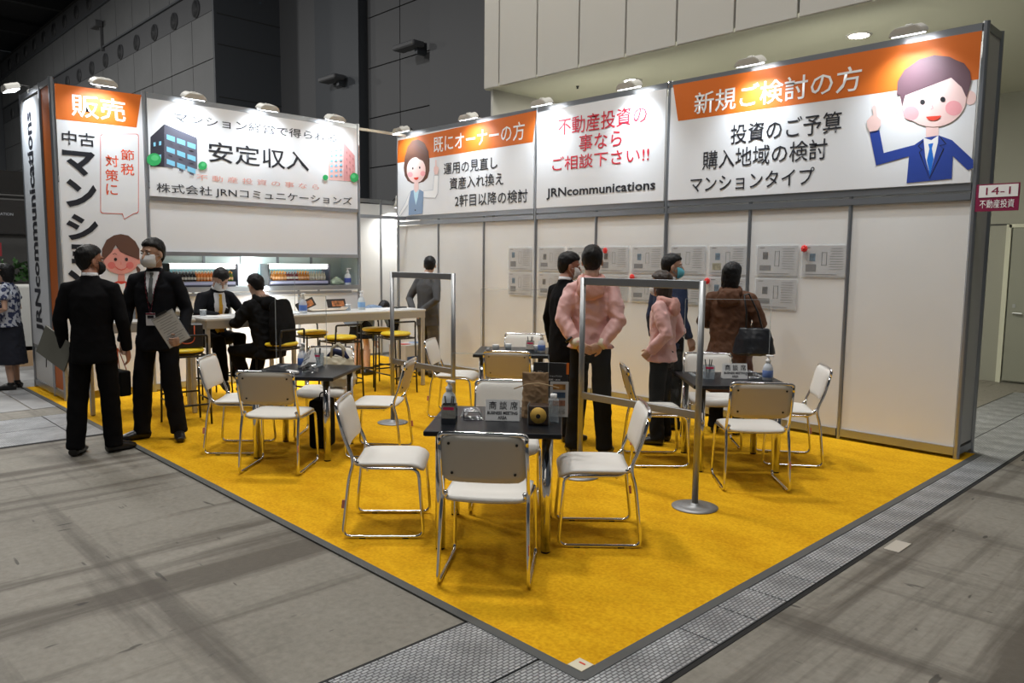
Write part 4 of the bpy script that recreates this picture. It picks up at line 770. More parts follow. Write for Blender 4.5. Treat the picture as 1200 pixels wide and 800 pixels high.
class Pose: pass
def person(name, label, loc, rz, h=1.72, group=None, top='suit', top_m=suit_black, low_m=suit_black, skirt=None, hem=.80, flare=0, lean=0.0, pelvis=(0,0,.90),
           knees=None, ankles=None, toes=None, elbows=None, wrists=None, hands=None, curls=(.5,.5), hyaw=0, hpitch=0, hroll=0, hair='short', hair_m=hair_black, mask=None,
           shirt=None, hood=None, cuffs=None, sleeve=True, slim=1.0, low=True, shoe_m=shoe_black, skin_m=skin, collar=True, bare_legs=False, headlift=0):
    s = h/1.72
    root = thing(name, label, 'person', loc, rz, group); root.scale = (s, s, s)
    J = Pose(); P0 = Vector(pelvis); upv = Vector((0, math.sin(lean), math.cos(lean))); fwd = Vector((0, math.cos(lean), -math.sin(lean)))
    sp = lambda t: P0+upv*t
    J.sh = [sp(.485)+Vector((sx*.168*slim, 0, 0)) for sx in (-1, 1)]     # index 0 left (-x), 1 right (+x)
    std_el = [Vector((-.225,-.03,1.12)), Vector((.225,-.03,1.12))]; std_wr = [Vector((-.235,.04,.875)), Vector((.235,.04,.875))]
    J.el = [Vector(e) for e in (elbows or std_el)]; J.wr = [Vector(e) for e in (wrists or std_wr)]
    J.hip = [P0+Vector((sx*.09*slim, 0, -.03)) for sx in (-1, 1)]
    J.kn = [Vector(k) for k in (knees or ((-.10,.015,.49),(.10,.015,.49)))]; J.an = [Vector(k) for k in (ankles or ((-.11,-.01,.08),(.11,-.01,.08)))]
    tz = toes or ((-.15,1),(.15,1))
    J.toe = [Vector((t[0], t[1], t[2] if len(t) > 2 else 0)).normalized() for t in tz]
    neck = sp(.56); Hc = sp(.56)+upv*.06+Vector((0,.02,.078+headlift))*1+fwd*(.02+.05*max(0, math.sin(-hpitch)))
    Rh = Euler((hpitch, hroll, hyaw), 'XYZ').to_matrix(); Rh = Matrix.Rotation(hyaw, 3, 'Z') @ Matrix.Rotation(hpitch, 3, 'X') @ Matrix.Rotation(hroll, 3, 'Y')
    hd = lambda x, y, z: Hc + Rh @ Vector((x*1.05, y*1.05, z*1.05))
    # --- the body: one continuous surface
    bm = bmesh.new()
    ellipsoid(bm, hd(0,-.012,.032), (.075,.095,.084), Rh, 24, 16); ellipsoid(bm, hd(0,.014,-.028), (.063,.074,.085), Rh, 24, 16)
    ellipsoid(bm, hd(0,.036,-.080), (.042,.046,.034), Rh)
    tube(bm, [hd(0,.080,.012), hd(0,.094,-.012), hd(0,.101,-.030), hd(0,.086,-.040)], [(.008,.007),(.010,.010),(.015,.011),(.012,.008)], n=10)
    for sx in (-1, 1):
        ellipsoid(bm, hd(sx*.076,-.008,-.008), (.010,.019,.032), Rh @ Matrix.Rotation(sx*.25, 3, 'Z'), 10, 8)
        ellipsoid(bm, hd(sx*.030,.070,.030), (.024,.014,.008), Rh, 10, 8)
    tube(bm, [neck-upv*.05, neck+upv*.03, hd(0,-.015,-.06), hd(0,-.01,0)], [.066,.060,.057,.05], n=14)
    tube(bm, [sp(-.08), sp(.1), sp(.3), sp(.48), sp(.55)], [(.12*slim,.08),(.11*slim,.075),(.13*slim,.08),(.13*slim,.07),(.055,.05)], side=(1,0,0), n=16)
    for i, sx in enumerate((-1, 1)):
        tube(bm, [sp(.5)+Vector((sx*.05,0,0)), J.sh[i], (J.sh[i]+J.el[i])/2, J.el[i], (J.el[i]*.6+J.wr[i]*.4), J.wr[i]], [.045,.045,.040,.034,.034,.024], n=12)
        fd = (J.wr[i]-J.el[i]).normalized(); hn = Vector((-sx, .1, 0))
        if hands and hands[i]: fd, hn = Vector(hands[i][0]), Vector(hands[i][1])
        hand_bm(bm, J.wr[i], fd, hn, i == 1, curls[i])
        tube(bm, [J.hip[i], (J.hip[i]+J.kn[i])/2, J.kn[i], J.kn[i]*.55+J.an[i]*.45, J.an[i]], [.070,.062,.046,.050 if bare_legs else .04,.033], n=12)
        tube(bm, [J.an[i]+Vector((0,0,.02)), J.an[i]-Vector((0,0,.03)), J.an[i]+J.toe[i]*.08-Vector((0,0,.04)), J.an[i]+J.toe[i]*.15-Vector((0,0,.05))], [.03,.032,.026,.016], n=10)
    remesh('body', bm, .0062, skin_m, root, smooth=2, ratio=.35)
    # --- face
    for sx in (-1, 1):
        bm = bmesh.new(); ellipsoid(bm, hd(sx*.031,.070,.008), (.0135,.012,.0075), Rh, 12, 8); e = obj('eye', bm, eye_white, root, True)
        bm = bmesh.new(); ellipsoid(bm, hd(sx*.031,.0795,.008), (.0062,.0045,.0062), Rh, 10, 8); obj('iris', bm, eye_dark, e, True)
        bm = bmesh.new(); tube(bm, [hd(sx*.016,.083,.028), hd(sx*.032,.081,.033), hd(sx*.048,.070,.028)], [.0025,.0032,.002], n=6); obj('eyebrow', bm, hair_m, root, True)
    if not mask:
        bm = bmesh.new(); ellipsoid(bm, hd(0,.084,-.060), (.022,.008,.0065), Rh, 12, 8); obj('mouth', bm, lipm, root, True)
    else:
        bm = bmesh.new(); g = []
        NU, NV = 16, 10
        for i in range(NU+1):
            row = []
            for j in range(NV+1):
                a = R(-82+164*i/NU); e = R(-62+118*j/NV)
                bul = 1+.10*math.cos(a)*math.cos(e)
                row.append(bm.verts.new(hd(.068*math.sin(a)*bul*math.cos(e*.6), .028+.072*math.cos(a)*math.cos(e)*bul+.002*math.sin(j*2.2), -.050+.060*math.sin(e))))
            g.append(row)
        for i in range(NU):
            for j in range(NV): bm.faces.new((g[i][j], g[i+1][j], g[i+1][j+1], g[i][j+1]))
        mk = obj('face_mask', bm, mask, root, True); so = mk.modifiers.new('t', 'SOLIDIFY'); so.thickness = .003
        bm = bmesh.new()
        for sx in (-1, 1):
            for z in (-.015, -.075): tube(bm, [hd(sx*.062,.035,z), hd(sx*.074,.01,z*.6-.005), hd(sx*.082,-.018,-.01+z*.2)], .0016, n=5)
        obj('ear_loop', bm, mask, mk)
    # --- hair
    bm = bmesh.new(); bmesh.ops.create_uvsphere(bm, u_segments=64, v_segments=44, radius=1)
    long_ = hair in ('long', 'bob', 'pony')
    for v in bm.verts:
        d = v.co.normalized(); y, z, x = d.y, d.z, d.x
        if y > .45: th = .34+.25*(y-.45)-(.35*max(0,1-abs(x-.15)*3) if hair == 'fringe' else 0)
        elif y > -.05: th = -.10 if not long_ else -.55; th = th+(.34-th)*((y+.05)/.5)**1.3
        elif y > -.35: th = -.10+(-.72+.10)*(-.05-y)/.3 if not long_ else -.8
        else: th = -.82 if not long_ else -1
        th += -.09+.10*noise.noise(Vector((x*7,y*7,len(label)))); k = min(1, max(0, (z-th+.05)/.24)); k = k*k*(3-2*k)
        vol = 1.04+.11*max(0, z+.25)+.05*noise.noise(d*3.2+Vector((len(label),0,0)))+.045*noise.noise(Vector((d.x*10,d.y*10,d.z*4+5)))
        if long_: vol += .06
        rr = (.80+(vol-.80)*k)
        v.co = hd(d.x*.077*rr, -.012+d.y*.096*rr, .030+d.z*.088*rr if z > 0 else .030+d.z*.125*rr)
    if hair == 'short' and True:
        pass
    hr = obj('hair', bm, hair_m, root, True)
    if hair in ('long', 'bob'):
        L = .13 if hair == 'bob' else .25
        hr['note'] = 1; del hr['note']
        lg = bmesh.new(); tube(lg, [hd(0,-.012,.06), hd(0,-.028,.0), hd(0,-.040,-.06), hd(0,-.048,-.03-L*.6), hd(0,-.048,-.03-L)], [(.088,.090),(.094,.092),(.094,.078),(.088,.055),(.06,.03)], side=Rh @ Vector((1,0,0)), n=18)
        remesh('hair_length', lg, .009, hair_m, hr, smooth=3, folds=.003, ffreq=22)
    # --- trousers / skirt
    f = lambda t: sp(t)
    if skirt:
        bm = bmesh.new(); zz = skirt
        tube(bm, [sp(.12), sp(.0), Vector((0,.0,(P0.z+zz)/2)) , Vector((0,0,zz))], [(.12,.10),(.165,.14),(.19,.16),(.22,.185)], side=(1,0,0), n=24)
        remesh('skirt', bm, .012, low_m, root, smooth=2, folds=.006, ffreq=11)
    elif low:
        bm = bmesh.new()
        tube(bm, [sp(.10), sp(.02), P0-upv*.06, P0-upv*.12], [(.145*slim,.10),(.165*slim,.118),(.16*slim,.118),(.13*slim,.09)], side=(1,0,0), n=20)
        for i in range(2):
            hz = J.an[i]+Vector((0,0,-.015))
            tube(bm, [J.hip[i]+Vector((0,0,.03)), J.hip[i]*.65+J.kn[i]*.35, J.kn[i], J.kn[i]*.5+hz*.5, hz*.9+J.kn[i]*.1, hz-(J.kn[i]-hz).normalized()*.01], [(.088*slim,.10),(.082*slim,.088),.076,.072,(.068,.072),(.068,.076)], side=(1,0,0), n=16)
        remesh('trousers', bm, .0115, low_m, root, smooth=3, folds=.0055, ffreq=8, seed=len(label))
    # --- top garment
    hl = hem-P0.z if not (knees and pelvis[2] < .8) else -.10
    jx = .022 if top in ('jacket','blouse') else .004
    secs = [(hl, .178+jx+flare*.06, .132+flare*.05), (max(hl*.5, -.10), .176+jx+flare*.03, .130+flare*.02), (.04, .168, .125), (.18, .158 if top != 'coat' else .178, .120), (.32, .180, .125), (.42, .180, .118), (.475, .150, .095), (.52, .105, .078), (.55, .076, .068), (.585, .064, .062)]
    if hl < -.3: secs.insert(1, (hl*.75, .178+flare*.045, .132+flare*.035))
    bm = bmesh.new()
    pts = []; hangdir = Vector((0,0,1)) if lean < .5 else upv
    for t, a, b in secs:
        pts.append(P0+hangdir*t if t < 0 else sp(t))
    tube(bm, pts, [(a*slim, b) for t, a, b in secs], side=(1,0,0), n=26)
    for i, sx in enumerate((-1, 1)):
        e, w_ = J.el[i], J.wr[i]; S = J.sh[i]
        puff = 1.18 if top in ('jacket','coat') else 1
        if sleeve is True: tube(bm, [sp(.50)+Vector((sx*.05,0,.0)), S+Vector((0,0,-.012)), S*.55+e*.45, e, e*.5+w_*.5, w_+(w_-e).normalized()*.005], [(.062,.055),(.068,.066),.060*puff,.052*puff,.047*puff,.038*puff], n=16)
        else: tube(bm, [sp(.50)+Vector((sx*.06,0,.012)), S, S*.45+e*.55], [(.06,.055),(.066,.064),.066], n=16)
    nm = {'suit':'suit_jacket','jacket':'jacket','coat':'coat','blouse':'blouse'}[top]
    tp = remesh(nm, bm, .0095, top_m, root, smooth=4, folds=.0045 if top == 'suit' else .0075, ffreq=9 if top == 'suit' else 11, seed=len(label)+3)
    if hood:
        bm = bmesh.new()
        arc = [sp(.555)+Matrix.Rotation(a, 3, 'Z') @ Vector((0,-.085-.03*math.cos(a),0))-upv*(.0+.05*math.cos(a)) for a in [R(x) for x in (-120,-90,-60,-30,0,30,60,90,120)]]
        tube(bm, arc, [(.03,.02),(.04,.028),(.05,.032),(.062,.038),(.072,.042),(.062,.038),(.05,.032),(.04,.028),(.03,.02)], n=12, side=(0,0,1))
        ellipsoid(bm, sp(.47)+fwd*(-.115), (.115,.045,.085))
        remesh('hood', bm, .009, hood, root, smooth=3, folds=.005, ffreq=14)
    if collar and top in ('suit',):
        bm = bmesh.new(); tube(bm, [neck+upv*.005-fwd*.002, neck+upv*.045+fwd*.002], [(.066,.062),(.060,.058)], side=(1,0,0), n=24, cap=False)
        c = obj('shirt_collar', bm, shirt_white, root, True); so = c.modifiers.new('t', 'SOLIDIFY'); so.thickness = .004
    if cuffs:
        for i in (0, 1):
            dv = (J.wr[i]-J.el[i]).normalized(); bm = bmesh.new(); tube(bm, [J.wr[i]-dv*.035, J.wr[i]+dv*.02], [.048,.036], n=16); obj('cuff', bm, cuffs, root, True)
    # --- shoes
    for i in (0, 1):
        A = J.an[i]; t = J.toe[i]; bm = bmesh.new(); dz = Vector((0,0,1)); sd = t.cross(dz).normalized()
        base = A-dz*.08
        upn = sd.cross(t).normalized()
        tube(bm, [base-t*.065+dz*.035, base-t*.02+dz*.045, base+t*.06+dz*.045, base+t*.13+dz*.034, base+t*.185+dz*.026], [(.034,.034),(.042,.046),(.046,.044),(.047,.032),(.030,.022)], side=sd, n=16)
        tube(bm, [A+dz*.03, A-dz*.03], [.042,.044], n=12)
        remesh('shoe', bm, .009, shoe_m, root, smooth=2, clamp=(loc[2]*-1/s if pelvis[2] > .7 else None) if abs(loc[2]) < .05 else None)
    root['_'] = 0; del root['_']
    # conform helper: grid patch projected onto the garment from the front
    bvh = BVHTree.FromPolygons([v.co.copy() for v in tp.data.vertices], [p.vertices[:] for p in tp.data.polygons])
    def patch(pname, poly, m, off=.004, step=.006, sgn=1):
        xs = [p[0] for p in poly]; zs = [p[1] for p in poly]
        def inside(x, z):
            c = False
            for (x1,z1),(x2,z2) in zip(poly, poly[1:]+poly[:1]):
                if (z1 > z) != (z2 > z) and x < (x2-x1)*(z-z1)/(z2-z1)+x1: c = not c
            return c
        def pr(x, t):
            o = sp(t-.90)+Vector((x,0,0)); hit = bvh.ray_cast(o+fwd*sgn*.6, -fwd*sgn)
            return (hit[0]+fwd*sgn*off) if hit[0] else o+fwd*sgn*.1
        bm = bmesh.new(); vd = {}
        nx = int((max(xs)-min(xs))/step)+1; nz_ = int((max(zs)-min(zs))/step)+1
        def V(i, j):
            if (i, j) not in vd: vd[(i, j)] = bm.verts.new(pr(min(xs)+i*step, min(zs)+j*step))
            return vd[(i, j)]
        for i in range(nx):
            for j in range(nz_):
                if inside(min(xs)+(i+.5)*step, min(zs)+(j+.5)*step): bm.faces.new((V(i,j), V(i+1,j), V(i+1,j+1), V(i,j+1)))
        for _ in range(3): bmesh.ops.smooth_vert(bm, verts=bm.verts[:], factor=.5, use_axis_x=True, use_axis_y=True, use_axis_z=True)
        return obj(pname, bm, m, root, True)
    root2 = Pose(); root2.root = root; root2.patch = patch; root2.hd = hd; root2.J = J; root2.s = s
    root2.world = lambda p: Matrix.Translation(loc) @ Matrix.Rotation(rz, 4, 'Z') @ Matrix.Scale(s, 4) @ Vector(p)
    return root2
def hdg(fx, fy): return math.atan2(-fx, fy)

CZ = .011   # top of the carpet
# 1 man in black with his back to us, folder under his left hand
p1 = person('person', 'person in black suit and black mask with back turned holding a grey folder', (2.98,-5.19,.0), hdg(-.86,.52), 1.71, top_m=suit_black, low_m=suit_black, hyaw=R(-52), mask=mask_black,
   ankles=((-.16,-.03,.08),(.11,.05,.08)), knees=((-.13,.0,.49),(.10,.03,.49)), toes=((.1,1),(.75,.7)), hem=.77, elbows=((-.235,-.02,1.12),(.235,-.03,1.12)), wrists=((-.24,.08,.89),(.25,.03,.87)), skin_m=skin_red, slim=.98)
# 2 man facing us with clipboard
p2 = person('person', 'person in dark suit and white mask facing the camera with lanyard and white clipboard', (2.83,-4.63,CZ), hdg(.82,-.62), 1.77, top_m=suit_ink, low_m=suit_ink, hyaw=R(-28), hpitch=R(-4), mask=mask_white,
   ankles=((-.15,.0,.08),(.16,-.02,.08)), knees=((-.11,.03,.49),(.13,.02,.49)), toes=((-.35,1),(.9,.6)), hem=.78, elbows=((-.245,-.02,1.12),(.245,-.02,1.12)), wrists=((-.25,.13,.89),(.27,.05,.86)),
   hands=(((.35,.75,-.2),(.9,-.3,.1)), ((.05,.05,-1),(-1,0,0))), curls=(.75,.9), slim=.95, skin_m=skin)
p2.patch('shirt', [(-.006,1.19),(.006,1.19),(.045,1.36),(.055,1.455),(-.055,1.455),(-.045,1.36)], shirt_white, .004)
p2.patch('tie', [(0,1.17),(.024,1.21),(.016,1.38),(.014,1.42),(.020,1.445),(-.020,1.445),(-.014,1.42),(-.016,1.38),(-.024,1.21)], tie_grey, .010)
lan = mat('maroon_strap', (.16,.015,.03), .6)
p2.patch('lanyard', [(-.055,1.45),(-.064,1.45),(.0,1.10),(.008,1.10)], lan, .012); p2.patch('lanyard', [(.055,1.45),(.064,1.45),(.012,1.10),(.004,1.10)], lan, .012)
for sgn in (-1, 1): p2.patch('lapel', [(sgn*.060,1.45),(sgn*.10,1.36),(sgn*.075,1.35),(sgn*.010,1.14),(sgn*.006,1.17),(sgn*.048,1.36)], suit_black, .007)
bd = bmesh.new(); box(bd, (0,.148,1.055), (.075,.004,.105), .001); b_ = obj('name_badge', bd, mat('badge_white', (.62,.62,.64), .4), p2.root)
bxo('badge_print', (0,.151,1.075), (.05,.002,.022), MATS['print_ink'], b_); bxo('badge_print', (0,.151,1.10), (.075,.0025,.014), lan, b_)
# 3 man by the wall with hands clasped behind
p3 = person('person', 'person in grey suit reading the wall with hands clasped behind, farthest right wall end', (1.40,-.52,CZ), hdg(-.15,1), 1.66, top_m=suit_grey, low_m=trouser_grey, hyaw=R(38), hpitch=R(-10),
   elbows=((-.27,-.10,1.12),(.27,-.10,1.12)), wrists=((-.07,-.21,.93),(.06,-.20,.96)), hands=(((1,-.1,-.25),(0,1,0)),((-1,-.1,-.3),(0,1,0))), curls=(.8,.6), hem=.74)
# 4 man in black suit beside pink jackets
p4 = person('person', 'person in black suit and white mask standing left of the tall pink jacket', (5.24,-1.95,CZ), hdg(.25,1), 1.69, top_m=suit_black, low_m=suit_black, hyaw=R(-25), hpitch=R(-8), mask=mask_white, hem=.74,
   wrists=((-.26,.03,.89),(.24,.06,.87)), curls=(.6,.6), skin_m=skin_red)
# 5 pink jacket man
p5 = person('person', 'person in pink hooded jacket with back turned and hands clasped behind', (5.76,-2.20,CZ), hdg(-.60,.80), 1.74, top='jacket', top_m=pink_nylon, low_m=dark_trouser, hood=hood_pink, cuffs=cream_cuff, collar=False, hem=.90, flare=.2,
   hyaw=R(-6), elbows=((-.225,-.09,1.13),(.225,-.09,1.13)), wrists=((-.10,-.18,.94),(.10,-.18,.94)), hands=(((.9,-.25,-.38),(.1,1,0)),((-.9,-.05,-.42),(-.1,1,0))), curls=(.5,.45), slim=.93, toes=((-.3,1),(.3,1)), ankles=((-.13,-.01,.08),(.13,-.01,.08)))
bm = bmesh.new(); tube(bm, [(-.155,-.195,.972),(-.165,-.192,.984)], .036, n=14); obj('wristwatch', bm, black_rubber, p5.root, True)
# 6 pink jacket woman
p6 = person('person', 'person with long dark hair in pale pink jacket and black trousers seen from the side', (5.91,-1.39,CZ), hdg(-1.0,-.30), 1.53, top='jacket', top_m=pink_nylon, low_m=dark_trouser, hood=hood_pink, collar=False, hem=.84, flare=.25, hair='long', hair_m=hair_brown,
   mask=mask_white, hyaw=R(-5), elbows=((-.225,-.11,1.12),(.225,-.11,1.12)), wrists=((-.19,.06,.95),(.19,.06,.95)), curls=(.8,.8), toes=((-.1,1),(.2,1)), slim=.97)
# 7 navy man
p7 = person('person', 'person in navy jacket and light blue mask behind the long haired pink jacket', (5.56,-.80,CZ), hdg(.25,1), 1.69, top_m=navy, low_m=dark_trouser, mask=mask_blue, hyaw=R(-38), hem=.80, toes=((0,1),(.4,1)), wrists=((-.26,.03,.90),(.27,.03,.92)))
# 8 brown coat woman
p8 = person('person', 'person with bobbed black hair in long brown coat facing the wall posters', (6.10,-.58,CZ), hdg(-.30,.90), 1.61, top='coat', top_m=brown_coat, low_m=black_cloth, hair='bob', hood=brown_coat, collar=False, hem=.44, flare=.9, slim=1.12,
   elbows=((-.285,.02,1.12),(.30,-.01,1.13)), wrists=((-.20,.20,1.10),(.22,.17,1.08)), curls=(.9,.9), hyaw=R(-20))
# 9 seated man with yellow tie
SE = .0
p9 = person('person', 'person in dark suit with bright yellow tie seated writing behind the left high table', (1.06,-3.42,-.07), hdg(.93,.10), 1.72, top_m=suit_ink, low_m=suit_black, pelvis=(0,.0,.80), lean=.30, mask=mask_white, hyaw=R(-8), hpitch=R(-42), hair='fringe',
   knees=((-.13,.40,.80),(.13,.40,.78)), ankles=((-.12,.36,.38),(.13,.46,.36)), toes=((0,1,-.25),(.2,1,-.3)), elbows=((-.27,.22,1.08),(.27,.22,1.08)), wrists=((-.10,.43,1.06),(.14,.42,1.06)),
   hands=(((.4,1,-.1),(0,0,-1)),((-.4,1,-.1),(0,0,-1))), curls=(.35,.6))
p9.patch('shirt', [(-.010,1.02),(.010,1.02),(.075,1.30),(.065,1.455),(-.065,1.455),(-.075,1.30)], shirt_white, .004)
p9.patch('tie', [(0,.98),(.032,1.02),(.022,1.36),(.018,1.41),(.024,1.445),(-.024,1.445),(-.018,1.41),(-.022,1.36),(-.032,1.02)], tie_gold, .012)
tubo('tie_end', [(0,.30,1.07),(0,.26,.98),(.0,.24,.86)], [(.020,.004),(.030,.004),(.034,.004)], tie_gold, p9.root, side=(1,0,0))
# 10 seated person in black hoodie with backpack
p10 = person('person', 'person in black hooded coat and backpack seated at the left high table', (2.22,-3.27,-.07), hdg(-.90,-.30), 1.66, top='coat', top_m=black_cloth, low_m=black_cloth, pelvis=(0,0,.78), lean=.22, hood=black_cloth, collar=False, hyaw=R(-10), hpitch=R(-22),
   knees=((-.16,.38,.74),(.22,.36,.72)), ankles=((-.05,.28,.36),(.12,.40,.33)), toes=((0,1,-.1),(.2,1,-.2)), elbows=((-.28,.18,1.06),(.28,.18,1.06)), wrists=((-.16,.40,1.05),(.14,.38,1.05)), hands=(((.3,1,-.1),(0,0,-1)),((-.3,1,-.1),(0,0,-1))), curls=(.4,.4), slim=1.12)
bm = bmesh.new(); tube(bm, [p10.J.sh[0]*0+Vector((0,-.10,1.16)), Vector((0,-.16,1.22)), Vector((0,-.185,1.0)), Vector((0,-.19,.84)), Vector((0,-.15,.80))], [(.10,.03),(.15,.07),(.17,.085),(.17,.085),(.14,.05)], side=(1,0,0), n=18)
bp_root = thing('backpack', 'black backpack worn by the person seated at the high table', 'backpack', p10.world((0,0,0)), hdg(-.90,-.30)); 
remesh('bag', bm, .012, black_cloth, bp_root, smooth=3, folds=.005, ffreq=10)
scarf = mat('patterned_scarf', (.30,.20,.15), .9, var=.6, vscale=60)
bm = bmesh.new(); c10 = Vector((0,.125,1.325)); tube(bm, [c10+Vector((.085*math.cos(a), .07*math.sin(a), -.02*math.sin(a))) for a in [k*math.pi/8 for k in range(16)]], .022, n=8, closed=True); obj('scarf', bm, scarf, p10.root, True)
# 11 person bending down behind the long high table
p11 = person('person', 'person in blue grey top and dark skirt bending down behind the long high table', (.66,-1.12,CZ), hdg(-.25,.95), 1.50, top='blouse', top_m=mat('blue_grey_knit', (.17,.23,.33), .9), low_m=black_cloth, skirt=.60, bare_legs=True, collar=False, lean=1.42, pelvis=(0,-.1,.94), hair='short',
   elbows=((-.22,.50,.72),(.22,.50,.72)), wrists=((-.20,.55,.50),(.20,.55,.50)), hpitch=R(-60), skin_m=skin)
# 12 woman at the far left
p12 = person('person', 'person in blue and white print blouse and long dark skirt at the far left aisle', (-1.12,-4.98,0), hdg(-.5,-.85), 1.52, top='blouse', top_m=blouse_print, low_m=mat('midnight_skirt', (.010,.012,.022), .9), skirt=.36, bare_legs=True, collar=False, hair='bob', sleeve=False, hem=.88,
   elbows=((-.26,-.04,1.13),(.25,-.04,1.12)), wrists=((-.12,.20,1.05),(.10,.20,1.04)), curls=(.6,.6), hyaw=R(20), flare=.2)
# ------------------------------------------------------------------ stacking chairs
def seat_panel(name, w_, l_, r, thick, bend, m, parent, n=10):
    # a padded panel in local (x, v) with a bend function giving (y, z) for v in 0..1 and a normal
    bm = bmesh.new(); out = rrect(w_, l_, r, 5)
    res = []
    nx, nv = 8, n
    return out
def make_chair():
    t = thing('stacking_chair', '', 'chair', group='white stacking chairs at the meeting tables')
    # frame side: one chrome tube per side, joined across the top of the back
    L, W = .225, .218
    def side_pts(s):
        return [Vector((s*.212,-.275,.765)), Vector((s*.214,-.235,.60)), Vector((s*.216,-.175,.455)), Vector((s*W,-.205,.36)), Vector((s*(W+.008),-.245,.012)), Vector((s*(W+.008),.225,.012)), Vector((s*W,.195,.412)), Vector((s*.200,-.13,.412)), Vector((s*.197,-.185,.47))]
    for s in (-1, 1):
        p = side_pts(s); path = round_path(p, .05, 5)
        tubo('side_frame', path, [.0105]*len(path), chrome, t, n=8)
        for y in (-.13, .12): bxo('glide', (s*(W+.008), y, .004), (.018,.035,.010), black_rubber, t)
    top = round_path([(-.212,-.268,.73), (-.214,-.276,.785), (0,-.284,.79), (.214,-.276,.785), (.212,-.268,.73)], .045, 5)
    tubo('back_frame', top, [.0108]*len(top), chrome, t, n=8)
    for y in (.17, -.10): tubo('cross_bar', [(-.205,y,.405),(.205,y,.405)], [.009,.009], chrome, t, n=8)
    # back: padded front, smooth shell behind; curved about the vertical axis
    def grid(name, fn, outline_r, w_, h_, thick, m, NX=12, NZ=10, parent=t):
        bm = bmesh.new()
        def rr(u, v):   # squircle mapping of the unit square to a rounded rectangle
            x, z = u*w_/2, v*h_/2; cx, cz = w_/2-outline_r, h_/2-outline_r
            if abs(x) > cx and abs(z) > cz:
                dx, dz = abs(x)-cx, abs(z)-cz; m_ = max(dx, dz); l = math.hypot(dx, dz)
                if l > 1e-9: k = m_/l; dx *= k; dz *= k
                x = math.copysign(cx+dx, x); z = math.copysign(cz+dz, z)
            return x, z
        F = [[None]*(NZ+1) for _ in range(NX+1)]; B = [[None]*(NZ+1) for _ in range(NX+1)]
        for i in range(NX+1):
            for j in range(NZ+1):
                u, v = -1+2*i/NX, -1+2*j/NZ
                # denser at edges
                u = math.sin(u*math.pi/2)*.35+u*.65; v = math.sin(v*math.pi/2)*.35+v*.65
                x, z = rr(u, v); pad = (1-abs(u)**5)*(1-abs(v)**5)
                P_, N_ = fn(x, z)
                F[i][j] = bm.verts.new(P_+N_*thick*(.35+.65*pad)); B[i][j] = bm.verts.new(P_)
        for i in range(NX):
            for j in range(NZ):
                bm.faces.new((F[i][j],F[i+1][j],F[i+1][j+1],F[i][j+1])); bm.faces.new((B[i][j],B[i][j+1],B[i+1][j+1],B[i+1][j]))
        for i in range(NX):
            bm.faces.new((F[i][0],B[i][0],B[i+1][0],F[i+1][0])); bm.faces.new((F[i][NZ],F[i+1][NZ],B[i+1][NZ],B[i][NZ]))
        for j in range(NZ):
            bm.faces.new((F[0][j],F[0][j+1],B[0][j+1],B[0][j])); bm.faces.new((F[NX][j],B[NX][j],B[NX][j+1],F[NX][j+1]))
        o = obj(name, bm, m, parent, True)
        return o
    def bfn(x, z):
        zz = .658+z; y = -.243-(zz-.645)*.25-.024*math.cos(x/.215*1.3)+.012
        n_ = Vector((-x*.5, 1, .25)).normalized(); return Vector((x, y, zz)), n_
    b = grid('backrest', bfn, .06, .425, .245, .028, vinyl)
    def bfn2(x, z):
        P_, N_ = bfn(x, z); return P_-N_*.006, -N_*.5
    sh = grid('back_shell', bfn2, .06, .425, .245, .010, back_shell, 8, 6)
    for x, z in ((-.165,.08),(.165,.08),(-.155,-.075),(.155,-.075)):
        P_, N_ = bfn2(x, z); bm = bmesh.new(); tube(bm, [P_-Vector((0,.002,0)), P_-Vector((0,.010,0))], [.007,.007], n=8); obj('screw', bm, black_rubber, sh)
    def sfn(x, y):
        yy = .02+y; drop = -.045*max(0, (y-.12)/.09)**2 if y > .12 else 0
        return Vector((x, yy, .418+drop+.010*(x/.2)**2)), Vector((0, .35*max(0, (y-.12)/.09), 1)).normalized()
    grid('seat', sfn, .05, .43, .405, .036, vinyl)
    def sfn2(x, y):
        P_, N_ = sfn(x, y); return P_-N_*.002, -N_
    grid('seat_pan', sfn2, .05, .42, .40, .008, back_shell, 6, 6)
    bxo('sticker', (.2265,-.236,.205), (.004,.022,.05), mat('inspection_sticker', (.65,.25,.22), .5), t, 0, (R(-6),0,0))
    return t
chair0 = make_chair(); chairs = []
def put_chair(x, y, fx, fy, label, z=CZ):
    o = chair0 if not chairs else copy_tree(chair0)
    o.location = (x, y, z); o.rotation_euler = (0, 0, hdg(fx, fy)); o['label'] = label; chairs.append(o); return o
put_chair(6.98, -4.44, -.64, .77, 'white chair nearest the camera seen from behind at the front table')
put_chair(6.07, -4.43, .68, .73, 'white chair on the left side of the front table')
put_chair(7.01, -3.62, -.70, -.70, 'white chair on the right side of the front table')
put_chair(6.24, -3.62, .72, -.70, 'white chair tucked in behind the front table facing the camera')
put_chair(4.40, -4.29, -.67, .74, 'chair with beige back seen from behind at the middle left table')
put_chair(3.64, -4.25, .66, .75, 'white chair at the far left side of the middle left table')
put_chair(4.52, -3.46, -.75, -.66, 'white chair seen from the side on the right of the middle left table')
chair_tote = put_chair(3.66, -3.46, .72, -.69, 'white chair holding a cream tote bag behind the middle left table')
put_chair(7.10, -1.96, -.67, .74, 'chair with tan back seen from behind at the right table')
put_chair(6.25, -1.93, .70, .72, 'white chair on the left side of the right table behind the acrylic screen')
put_chair(6.96, -1.10, -.80, -.60, 'white chair on the right side of the right table beside the wall')
put_chair(6.25, -1.10, .66, -.75, 'white chair behind the right table below the brown coat')
put_chair(4.62, -2.02, -.62, .78, 'chair with tan back seen from behind at the farthest small table')
